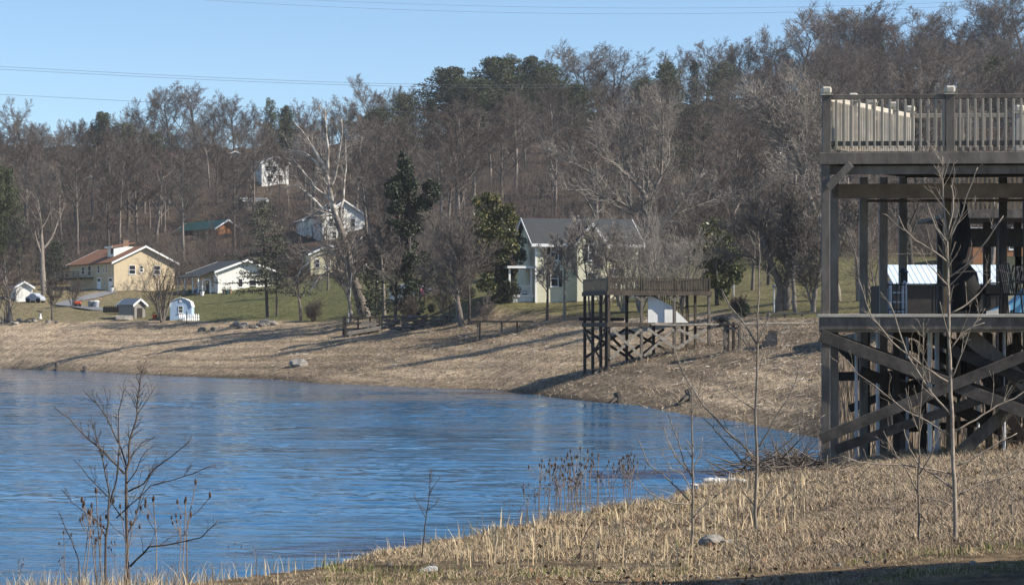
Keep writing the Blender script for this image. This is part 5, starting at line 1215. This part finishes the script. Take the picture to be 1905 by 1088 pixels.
MB().extr([(-.6,.0),(-.1,.0),(.2,.10),(.2,.24),(-.12,.14),(-.6,.10)], -.36, -.31).build("side_rim", M['white'], c)
MB().extr([(.25,.1),(.8,.6),(.8,.1)], -.28, .28).build("support", M['sky_blue'], c)
c = thing("ladder", "curved grey metal swim ladder standing on the lower deck", "ladder", on(1672, 1.5))
for x in (-.14, .14): MB().tube([(x,0,0),(x,0,.55),(x,.06,.66),(x,.16,.70),(x,.26,.66),(x,.32,.55),(x,.32,0)], .022, 7).build("rail", M['pvc'], c)
for z in (.12,.3,.48): MB().tube([(-.14,0,z),(.14,0,z)], .016, 6).build("rung", M['pvc'], c)
c = thing("iron_rail", "short black iron railing beside the swim ladder", "railing", on(1668, 1.0)); ir = MB()
for x in np.linspace(-.16,.16,5): ir.tube([(x,0,0),(x,0,.66)], .010, 5)
ir.tube([(-.17,0,.62),(.17,0,.62)], .012, 5); ir.tube([(-.17,0,.15),(.17,0,.15)], .012, 5); ir.build("bars", M['iron'], c); MB().box(-.2,.2,-.02,.02,0,.03).build("foot", M['iron'], c)
c = thing("lantern", "small black lantern hung on a deck post", "lantern", on(1681, 3.3) + Vector((0, 0, .72))); MB().box(-.07,.07,-.07,.07,0,.2).build("body", M['iron'], c); MB().lathe([(.11,.2),(.03,.28)], n=4).build("cap", M['iron'], c)

# ------------------------------------------------------------------ neighbouring boathouse beyond it
D1 = 62.0; s = D1 / FP; zg = at(1830, D1)[0][2]
nb = thing("boathouse", "shadowed neighbouring boathouse with amber balusters behind the grey deck", "boathouse", (P(1764, 0, D1)[0], D1, zg), R(0))
def nz_(y): return (HY - y) * s - zg
def nx_(x): return (x - 1764) * s
for x, d, m_ in ((1764,0,'tan_wood'),(1790,3,'dark_wood'),(1862,0,'dark_wood'),(1880,3,'dark_wood'),(1980,0,'tan_wood'),(1940,3,'dark_wood')): MB().box(nx_(x)-.1, nx_(x)+.1, d, d+.2, -1, nz_(404)).build("post", M[m_], nb)
MB().box(nx_(1755), nx_(2100), -.1, 4, nz_(404), nz_(398)).build("upper_deck", M['old_wood'], nb); MB().box(nx_(1753), nx_(2100), -.16, -.1, nz_(406), nz_(390)).build("rim_beam", M['old_wood'], nb)
MB().box(nx_(1775), nx_(2100), 1.5, 1.7, nz_(455), nz_(420)).build("inner_beam", M['dark_wood'], nb)
MB().beam((nx_(1766), -.02, nz_(450)), (nx_(1782), -.02, nz_(410)), .06, .2).build("knee_brace", M['tan_wood'], nb)
pr_ = MB()
for x in np.arange(1758, 2090, 8.5): pr_.box(nx_(x)-.03, nx_(x)+.03, -.14, -.1, nz_(390), nz_(322))
pr_.box(nx_(1755), nx_(2095), -.16, -.08, nz_(322), nz_(317)); pr_.build("railing", M['tan_wood'], nb)
MB().box(nx_(1760), nx_(2100), 0, 4, nz_(606), nz_(598)).build("lower_deck", M['dark_wood'], nb); MB().box(nx_(1800), nx_(1838), 3.4, 3.6, nz_(600), nz_(470)).build("wall", M['dark_wood'], nb)
MB().box(nx_(1905), nx_(2000), 3.0, 3.2, nz_(560), nz_(470)).build("panel", M['cream_wall'], nb)

# ------------------------------------------------------------------ saplings near the camera
def sapling(label, x, y, lines, seed, tm, dep=.3, wk=1.0, twigs=(10, .10), cat='sapling', group="saplings on the near bank"):
    return limb_tree("sapling", label, hit(x, y), [(pts, a * wk * .72, b_ * wk * .9) for pts, a, b_ in lines], seed, tm, tm, twigs, dep, 6, cat=cat, cfg='sprig', rmin=.0016, group=group)
sapling("tall pale sapling with many arching twigs in front of the grey deck", 1780, 1006, [
 ([(1780,1006),(1781,900),(1780,800),(1780,700),(1783,600),(1783,500),(1783,446),(1779,368),(1778,330),(1780,283)],13,2),
 ([(1784,433),(1795,382),(1796,350),(1793,337)],5,2),([(1785,442),(1806,402),(1823,344),(1837,305)],5,2),([(1781,453),(1762,416),(1750,385),(1748,372)],5,2),([(1781,483),(1754.6,463.7),(1719,444),(1697,422),(1685,397)],5,2),
 ([(1782,530),(1761,508),(1739,486),(1728,460)],4,1.5),([(1785,513),(1818.5,490),(1856,441.6),(1884.7,397.5)],5,2),([(1785,583),(1818,565),(1845,543),(1867,515)],5,2),([(1779,773),(1742.5,731),(1704,665),(1681,588),(1672,560)],6,2),
 ([(1776,712),(1727,681),(1665,634),(1623,584),(1600,519)],6,2),([(1787,804),(1827.5,781),(1870,756),(1905,742.5),(1930,725)],6,2),([(1777,812),(1735,785),(1696,766),(1650,727),(1607,696),(1590,670)],5,1.5),
 ([(1781,708),(1800,660),(1816,611),(1836,592)],4,1.5),([(1776,882),(1720,870),(1666,865),(1598,859),(1560,845)],5,1.5),([(1776,910),(1754,893),(1717,868),(1700,837),(1690,800)],6,2),([(1788,868),(1825,851),(1870,825),(1905,808)],5,2),
 ([(1788,921),(1825,904),(1881,887),(1920,868)],6,2),([(1772,940),(1750,930),(1715,926)],4,1.5),([(1784,650),(1805,620),(1830,606),(1850,600)],4,1.5),([(1785,640),(1770,600),(1760,560)],3,1.5)], 71, 'sapling', .3)
sapling("slender pale sapling just left of the tall one before the grey deck", 1707, 1007, [([(1707,1007),(1703,938),(1701,845),(1698,780),(1702,700),(1700,640),(1698,600)],7,1.5),([(1703,920),(1680,870),(1660,840),(1640,800)],4,1.5),([(1702,880),(1725,840),(1738,790)],4,1.5),([(1701,800),(1680,760),(1672,720)],3,1.2),([(1704,950),(1735,985),(1760,1005)],3,1.5)], 72, 'sapling', .3)
sapling("straight sapling with forked top standing on the bank left of the grey deck", 1408, 1000, [
 ([(1408,1000),(1405,900),(1403,800),(1404,700),(1404,640),(1405,560),(1407,480),(1406,455)],10,1.8),([(1403.5,640),(1377,598),(1353.5,568),(1340,539)],5,2),([(1405,640),(1412,620),(1420,600),(1427,583)],4,2),([(1401,660),(1368,621),(1342,586)],4,1.8),
 ([(1401,762),(1370,740),(1353,727),(1335,710)],3,1.5),([(1408,830),(1424,805),(1437,777),(1459,744),(1473,711),(1480,690)],5,1.5),([(1402,849),(1366,815),(1331,780),(1306,752),(1278,708),(1264,680),(1253,647)],7,2),
 ([(1403,874),(1369,846),(1337,809),(1320,789),(1300,770)],5,1.5),([(1409,861),(1452,829),(1500,789),(1530,770)],5,1.5),([(1404,940),(1385,920),(1372,890)],4,1.5),([(1406,950),(1430,915),(1450,895)],4,1.5),([(1404,860),(1385,830),(1382,800)],3,1.2)], 73, 'sapling', .3)
sapling("thin sapling with white side branches near the brush pile", 1288, 1022, [
 ([(1288,1022),(1286,953),(1286,890),(1285,832),(1283.5,780),(1283,740),(1284,705)],8,1.5),([(1285,884),(1270,858),(1259,817.5),(1244.5,780),(1238,765)],4,1.5),([(1284,880),(1256,850),(1240,815),(1234,793)],4,1.5),([(1280,930),(1256,904),(1239,887),(1207,864),(1187,817)],5,1.8),
 ([(1286,870),(1300,845),(1305,810)],3,1.2),([(1287,960),(1310,935),(1325,900)],3,1.2),([(1286,915),(1268,880),(1245,868),(1225,838)],3,1.2),([(1284,935),(1240,932),(1205,912),(1180,885)],4,1.5),([(1285,975),(1262,955),(1245,930)],3,1.2)], 74, 'sapling', .3)
sapling("thin dark sapling leaning over the water at the bank edge", 787, 1040, [([(787,1040),(789,1005),(793,965),(799,930),(801,895),(803,872)],4,1),([(793,960),(780,935),(770,915)],2,1),([(797,945),(812,935),(815,925)],2,1),([(800,915),(812,895),(822,885)],2,1)], 75, 'sapling_dark', .3, twigs=(6, .08))
sapling("dark sparse sapling spreading over the water at the lower left", 236, 1085, [
 ([(236,1085),(236,1066),(232.5,991),(229,905),(229,879),(234,819),(246,774),(245.7,744),(251,706),(257,680)],11,1.8),([(246,774),(262.6,747.5),(277.6,721)],3,1.6),([(225,884),(187.5,841),(150,807.5),(127.5,781),(97.5,757)],6,1.8),
 ([(227,867.5),(214,830),(187.5,779),(165,751),(144,732.5)],5,1.8),([(199,935),(214,890),(217.5,830),(217.5,766),(232.5,717.5)],5,1.8),([(232.5,916),(262.6,901),(285,871),(311,852.5),(356,817)],5,1.8),([(212,965),(240,939),(277.6,905),(337.6,888),(401,864)],4,1.6),
 ([(225,969),(195,927.5),(157.5,890),(126,858)],4,1.5),([(240,1055),(277.6,1017.5),(326,1010),(375,999),(409,965)],6,1.8),([(232.5,995),(246,970),(259,920),(281,867.5)],4,1.6),([(231,901),(247.5,879),(259,852.5),(274,834)],3,1.5),([(236,852.5),(255,826),(270,815)],3,1.5),([(246,762),(240,740),(234,725)],2,1.2),([(190,790),(188,760),(191,740)],2,1.2)], 76, 'sapling_dark', .3, twigs=(13, .10))
sapling("second dark stem just left of the sparse sapling at the lower left", 192, 1086, [([(192,1086),(195,1002),(202.5,920),(187.5,852.5),(165,770)],8,1.6),([(195,1000),(180,970),(165,955)],3,1.2),([(197,985),(165,960),(130,935),(110,912)],3,1.2)], 77, 'sapling_dark', .3, twigs=(10, .10))
sapling("thin dark curved shoot left of the second dark stem", 148, 1088, [([(148,1088),(140,1045),(127.5,1014),(110,980),(97.5,954)],4,1.4)], 78, 'sapling_dark', .3, twigs=(4, .05))
sapling("broken dark twig standing in the grass in the middle foreground", 1072, 1042, [([(1072,1042),(1082,1010),(1095,985),(1108,966)],4,2),([(1088,1000),(1094,1018)],2,1)], 79, 'sapling_dark', .3, twigs=(2, .05))
sapling("dark leaning twig in the grass at the lower right", 1404, 1068, [([(1404,1068),(1398,1040),(1393,1010),(1390,1000)],4,1.5)], 80, 'sapling_dark', .3, twigs=(2, .05))
rg = rs(66)
for k, (x, y, hpx) in enumerate([(1600,990,150),(1470,985,160),(1660,1000,150),(1850,1000,170),(1890,985,190),(1540,975,130),(1750,985,120),(1450,970,120),(1820,1010,150),(1330,1000,110)]):
    p, s = hit(x, y); lines = [([(x, y), (x + rg.uniform(-8, 8), y - hpx * .5), (x + rg.uniform(-22, 22), y - hpx)], 3.2, 1.2)]
    for j in range(3): a = rg.uniform(.25, .7); lines.append(([(x, y - hpx * a), (x + rg.choice((-1, 1)) * rg.uniform(15, 40), y - hpx * (a + .25))], 2, 1))
    sapling("thin pale shoot in the brown grass before the grey deck", x, y, lines, 90 + k, 'sapling', twigs=(6, .10), cat="shoot", group="thin shoots before the grey deck")

# teasels: stems with brown seed heads
M['seed'] = mat('brown_seed_head', (.10,.06,.04), (.05,.03,.02), 20, .9); M['stem'] = mat('dry_stem', (.27,.21,.165), (.16,.12,.095), 10, .8, rand=.2)
TV = []
for k in range(5):
    rg = rs(600 + k); st = MB(); hd = []
    top = np.array((rg.uniform(-.12,.12), rg.uniform(-.1,.1), 1.0)); mid = top * .55 + rg.normal(0, .02, 3); st.tube([(0,0,-.06), mid, top], [.006,.005,.004], 5); hd.append(top)
    for j in range(rg.randint(2, 6)):
        f = rg.uniform(.5, .9); b0 = mid * (1 - (f-.55)/.45) + top * ((f-.55)/.45) if f > .55 else mid * f / .55
        e = b0 + np.array((rg.uniform(-.16,.16), rg.uniform(-.12,.12), rg.uniform(.1,.28))); st.tube([b0, (b0 + e) / 2 + (0,0,-.02), e], .0036, 4); hd.append(e)
    hl = []
    for e in hd: hm = MB().lathe([(.003,-.01),(.009,.0),(.0125,.018),(.009,.04),(.003,.055)], tuple(e), 7).build("seed_head", M['seed']); hl.append(hm.data); bpy.data.objects.remove(hm)
    sm = st.build("stem", M['stem']); TV.append((sm.data, hl)); bpy.data.objects.remove(sm)
rg = rs(67)
spots = [(rg.normal(1045, 26), rg.uniform(60, 118)) for _ in range(26)] + [(rg.normal(1085, 22), rg.uniform(60, 125)) for _ in range(20)] + [(rg.normal(1160, 22), rg.uniform(50, 110)) for _ in range(16)] + [(rg.uniform(895, 1000), rg.uniform(25, 60)) for _ in range(12)] + [(rg.normal(225, 70), rg.uniform(90, 200)) for _ in range(14)] + [(x, rg.uniform(30,70)) for x in rg.uniform(20, 480, 10)]
ey = lambda x: np.interp(x, _nb[:, 0], _nb[:, 2])
for x, hpx in spots:
    p, s = hit(x, ey(x) + rg.uniform(0, 8)); v = rg.randint(5)
    where = "clump of seed-headed weeds at the bank edge in the centre" if 1000 <= x < 1120 else "seed-headed weed right of the big teasel clump" if x >= 1120 else "low seed-headed weed left of the big teasel clump" if x > 600 else "dry seed-headed weed around the lower left sapling"
    t = tag(link("teasel", None, None, p, rg.uniform(0, 6.28)), "dry teasel stalk, " + where, "weed", where); t.scale = (hpx * s * 1.2,) * 2 + (hpx * s,)
    link("stem", TV[v][0], t)
    for q in TV[v][1]: link("seed_head", q, t)

# grass: blades by the ten thousand, one mesh
def blades(name, label, N, seed, sampler, hfun, mats, wts, wid=.006, lean=.45, brown=False):
    rg = rs(seed); X, Y = sampler(rg, N); Zg = ground_z(X, Y); h = hfun(rg, X, Y); N = len(X)
    a = rg.uniform(0, 6.28, N); ln = np.abs(rg.normal(0, lean, N)); d = np.stack([np.cos(a) * ln, np.sin(a) * ln, np.ones(N)], 1)
    b = rg.uniform(-.6, .6, N); sd_ = np.stack([np.cos(b), np.sin(b), np.zeros(N)], 1) * (wid * rg.uniform(.6, 1.5, N) * np.clip(Y / 20, .7, 2.4))[:, None]
    p0 = np.stack([X, Y, Zg - .03], 1); p1 = p0 + d * h[:, None] * np.array((.45, .45, .6)); p2 = p0 + d * h[:, None] * np.array((1.1, 1.1, 1))
    V = np.stack([p0 - sd_, p0 + sd_, p1 + sd_ * .7, p1 - sd_ * .7, p2], 1).reshape(-1, 3)
    i = (np.arange(N) * 5)[:, None]; Q = i + np.array([[0,1,2,3]]); T = i + np.array([[3,2,4]])
    mi = rg.choice(len(mats), N, p=wts)
    if brown: mi = np.where(rg.uniform(0, 1, N) < .62 * smooth01(1150, 1600, CX + X / Y * FP) + .35 * (bumps(X, Y, .07) > .2), 2, mi)
    me = mesh_from(name, V, [Q, T], [M[m] for m in mats], np.concatenate([mi, mi]))
    tag(link(name, me), label, "grass", None, "stuff")
def gm_(nm, c): M[nm] = mat(nm, c, tuple(x * .75 for x in c), 3, .85, spec=.15)
gm_('straw', (.54,.41,.25)); gm_('straw_pale', (.70,.56,.36)); gm_('straw_brown', (.36,.275,.195)); gm_('grass_green', (.16,.19,.06)); gm_('stubble', (.46,.35,.225)); gm_('stubble_pale', (.64,.53,.38)); gm_('stubble_dark', (.10,.075,.055))
def near_s(rg, N, p0=-200, p1=2100, lo=11, hi=1.0):
    px = np.where(rg.uniform(0, 1, N) < .24, rg.uniform(1300, p1, N), rg.uniform(p0, p1, N)); De = np.interp(px, _nb[:, 0], _nb[:, 1]); f = rg.uniform(0, 1, N); D = lo + (De * hi + .8 - lo) * np.where(px > 1300, f ** .7, f); return (px - CX) / FP * D, D
def hn(rg, X, Y):
    px = CX + X / Y * FP; cl = np.clip(.85 + bumps(X, Y, .06) * .8, .35, 1.6)
    base = np.interp(Y, (12, 16, 18, 21, 30, 48), (.03, .035, .05, .09, .13, .16)) * np.interp(px, (0, 350, 900, 1400, 2000), (.8, .9, 1.1, 1.1, .8))
    return base * cl * rg.uniform(.45, 1.25, len(X))
blades("dry_grass", "dry straw coloured grass covering the near bank", 300000, 81, near_s, hn, ['straw','straw_pale','straw_brown','grass_green'], [.46,.20,.31,.03], wid=.0040, lean=.95, brown=True)
def low_s(rg, N): px = rg.uniform(600, 2000, N); D = rg.uniform(13, 19.5, N); return (px - CX) / FP * D, D
blades("green_grass", "short green grass tufts in the lowest foreground", 20000, 82, low_s, lambda rg, X, Y: rg.uniform(.03, .10, len(X)) * np.clip(.6 + bumps(X + 5, Y, .07) * 1.6, .1, 1.6), ['grass_green','straw'], [.6,.4], wid=.004)
def tall_s(rg, N): X, Y = near_s(rg, N, 850, 1500, 19, .98); return X, Y
blades("tall_straw", "taller pale straw stalks standing on the middle of the near bank", 700, 83, tall_s, lambda rg, X, Y: rg.uniform(.10, .34, len(X)), ['straw_pale','straw'], [.6,.4], wid=.005, lean=.22)
def edge_s(rg, N): px = rg.uniform(-60, 1300, N); De = np.interp(px, _nb[:, 0], _nb[:, 1]) * rg.uniform(.97, 1.02, N); return (px - CX) / FP * De, De
blades("edge_reeds", "scattered pale reeds along the near bank edge against the water", 300, 84, edge_s, lambda rg, X, Y: rg.uniform(.06, .24, len(X)), ['straw_pale','straw'], [.6,.4], wid=.003, lean=.22)
def left_s(rg, N): px = rg.normal(170, 130, N); De = np.interp(px, _nb[:, 0], _nb[:, 1]) * rg.uniform(.9, 1.02, N); return (px - CX) / FP * De, De
blades("dry_weeds", "tangle of pale dry weeds round the lower left sapling", 1700, 85, left_s, lambda rg, X, Y: rg.uniform(.05, .26, len(X)), ['straw_pale','straw','straw_brown'], [.5,.3,.2], wid=.003, lean=.4)
# far mud bank: cut stalks and straw
def far_s(rg, N):
    px = rg.uniform(-250, 1700, N); D_, _ = stations(px); f = rg.uniform(0, 1, N) ** .8; D = D_[:, 1] + (D_[:, 2] - D_[:, 1]) * f + .3
    X = (px - CX) / FP * D; keep = bumps(X, D * .35, 2.6) * 1.8 < rg.uniform(.0, 1.1, N); return X[keep], D[keep]
blades("cut_stubble", "pale cut stalks strewn over the far mud bank", 34000, 86, far_s, lambda rg, X, Y: rg.uniform(.08, .32, len(X)), ['stubble','stubble_pale','stubble_dark'], [.45,.20,.35], wid=.005, lean=2.4)
rg = rs(88); dx, dy = far_s(rg, 2600); dz = ground_z(dx, dy); sg = []
for x, y, z in zip(dx, dy, dz):
    a = rg.normal(.2, .7); l_ = abs(rg.normal(.3, .45)) + .1; sg.append((x, y, z + .06, x + math.cos(a) * l_, y + math.sin(a) * l_, z + .06 + rg.uniform(-.05, .22), rg.uniform(.012, .04), .008))
M['drift'] = mat('drift_wood', (.50, .46, .40), (.12, .10, .085), .6, .9, lo=.4, hi=.6); tag(link("shore_debris", segs_mesh("shore_debris", sg, M['drift'], 4)), "grey and pale sticks and driftwood strewn over the far bank", "debris", None, "stuff")
def reed_s(rg, N): px = rg.uniform(1530, 2050, N); D = rg.uniform(56, 112, N); return (px - CX) / FP * D, D
blades("brown_reeds", "dense standing brown reeds behind the grey deck posts", 22000, 87, reed_s, lambda rg, X, Y: rg.uniform(.3, 1.3, len(X)), ['stubble','straw_brown','stubble_dark'], [.22,.38,.40], wid=.007, lean=.14)

# brush pile and pale rubble by the left deck post
rg = rs(91); p, s = hit(1478, 894); p = p + np.array((0, 1.0, -.1)); sg = []
sg += [(p[0] - 1.9, p[1], p[2] - .25, p[0] + 2.1, p[1], p[2] - .12, .12, .10), (p[0] - 1.2, p[1] - .9, p[2] - .3, p[0] + 1.2, p[1] + .9, p[2] - .2, .10, .10)]
for i in range(520):
    c0 = p + np.array((rg.normal(.1, .5), rg.normal(0, .5), 0)); c0[2] = p[2] + rg.uniform(-.05, .5) * math.exp(-((c0[0] - p[0]) / 1.1) ** 2); d = nrm((rg.normal(0, 1), rg.normal(0, .5), rg.normal(.1, .35))); l_ = rg.uniform(.2, .8)
    sg.append((*c0, *(c0 + d * l_), rg.uniform(.006, .02), .003))
M['brush'] = mat('grey_brush', (.16,.13,.11), (.07,.055,.045), 6, .9); o = segs_mesh("brush_pile", sg, M['brush'], 4); tag(link("brush_pile", o), "heap of cut grey brush at the water's edge left of the deck post", "brush pile")
for i, (x, y, r_, m_, lab) in enumerate([(1338,908,.21,'stone_white','long white chunk of rubble at the bank edge before the brush pile'),(1365,897,.11,'stone_white','smaller white chunk of rubble touching the brush pile'),(1312,917,.10,'stone_white','small white chunk left of the long white rubble'),(1345,1016,.20,'rock','pale grey boulder half sunk in the brown grass')]):
    p, s = hit(x, y); tag((lambda mb: [mb.rock((rgk.normal(0, r_ * 1.1), rgk.normal(0, r_ * .5), r_ * .25 + (.10 if i < 3 else 0)), r_ * rgk.uniform(.35, .75), rgk, rgk.uniform(.35, .6)) for rgk in [rs(700 + i)] for _ in range(7 if i < 3 else 2)] and mb)(MB()).build("rock", M[m_], None, p), lab, "rock")
p, s = hit(797, 1063); o = tag(MB().extr([(-.085,0),(.08,.0),(.085,.035),(.02,.05),(-.08,.03)], -.03, .03).build("rubble_block", M['stone_white'], None, p, R(10), bevel=.004), "flat white block lying on the grass in the centre foreground", "block"); o.rotation_euler = (0, R(-6), R(10))
for i in range(46):
    x, y = rg.uniform(700, 1900), rg.uniform(1046, 1086); p, s = hit(x, y); r_ = rg.uniform(.010, .032); m_ = ('rock','rock_dark','brick')[rg.randint(3)]
    tag(MB().rock((0,0,r_*.2), r_, rs(800+i), .6).build("pebble", M[m_], None, p), "small stone in the gravelly dirt of the lowest foreground", "stone", "stones in the foreground dirt")
# brown dead leaves and curled leaf litter on the bank
gm_('leaf_litter', (.20,.12,.07)); lx = rg.uniform(900, 2000, 800); lD = np.interp(lx, _nb[:, 0], _nb[:, 1]) * rg.uniform(.42, .97, 800); LX = (lx - CX) / FP * lD
V, F = cards(rg, np.stack([LX, lD, ground_z(LX, lD) + rg.uniform(.01, .1, 800)], 1), .05, .6); tag(link("dead_leaves", mesh_from("dead_leaves", V, [F], M['leaf_litter'])), "brown dead leaves scattered through the near grass", "leaves", None, "stuff")
# added unseen leafy hedge outside the right edge to shade the lowest foreground
x0, y0 = 6.2, 9.0; V = []; rgh = rs(95); n_ = 26000
C_ = np.stack([rgh.uniform(x0, x0 + 1.4, n_), rgh.uniform(y0, 17.3, n_), rgh.uniform(0, 1, n_)], 1); C_[:, 2] = ground_z(C_[:, 0], C_[:, 1]) + C_[:, 2] * (3.9 + .3 * np.sin(C_[:, 1] * 3))
V, F = cards(rgh, C_, .16, .6); he = thing("hedge", "clipped evergreen hedge beyond the lower right edge that shades the grass", "hedge", (0, 0, 0)); link("foliage", mesh_from("foliage", V, [F], M['pine_dark']), he); MB().box(x0 + .3, x0 + 1.1, y0 + .2, 16.9, -2.2, 1.7).build("branches", M['bark_dark'], he)  # core box blocks the sun inside the added leaves

# ------------------------------------------------------------------ power lines
M['wire'] = mat('grey_wire', (.16,.17,.19), None, 3, .6)
for i, (pts, D, r_, lab) in enumerate([([(-260,112),(0,122),(300,142),(600,153),(800,156),(1100,158)],430,.032,'upper one of the paired power lines at the left of the sky'),([(-260,116),(0,127),(300,147),(600,157),(800,161),(1100,163)],434,.032,'lower one of the paired power lines at the left of the sky'),
    ([(-260,166),(0,175),(280,192),(520,201),(900,210)],440,.034,'lowest single power line on the left, passing behind the pale skyline trees'),([(200,-12),(400,2),(700,17),(1100,25),(1500,24),(1905,4),(2200,-16)],430,.022,'lower one of the two faint power lines along the top of the sky'),([(350,-12),(620,2),(900,12),(1250,15),(1600,12),(1905,-3),(2100,-12)],436,.022,'upper one of the two faint power lines along the top of the sky')]):
    xs_ = np.linspace(pts[0][0], pts[-1][0], 40); co = np.polyfit([q[0] for q in pts], [q[1] for q in pts], 3); tag(MB().tube([P(x, np.polyval(co, x), D) for x in xs_], r_, 5).build("power_line", M['wire']), lab, "power line")

# ------------------------------------------------------------------ the air
hz = MB().box(-640, 640, -30, 1040, -9.5, 116).build("haze", M['white']); hz.data.materials.clear(); tag(hz, kind="stuff")
vm_ = bpy.data.materials.new("thin_haze"); vm_.use_nodes = True; n = vm_.node_tree.nodes; n.clear(); ou = n.new("ShaderNodeOutputMaterial"); pv = n.new("ShaderNodeVolumePrincipled")
pv.inputs["Color"].default_value = (.86, .90, .98, 1); pv.inputs["Density"].default_value = .00011; pv.inputs["Anisotropy"].default_value = .1; pv.inputs["Density Attribute"].default_value = ""
vm_.node_tree.links.new(pv.outputs[0], ou.inputs["Volume"]); hz.data.materials.append(vm_)
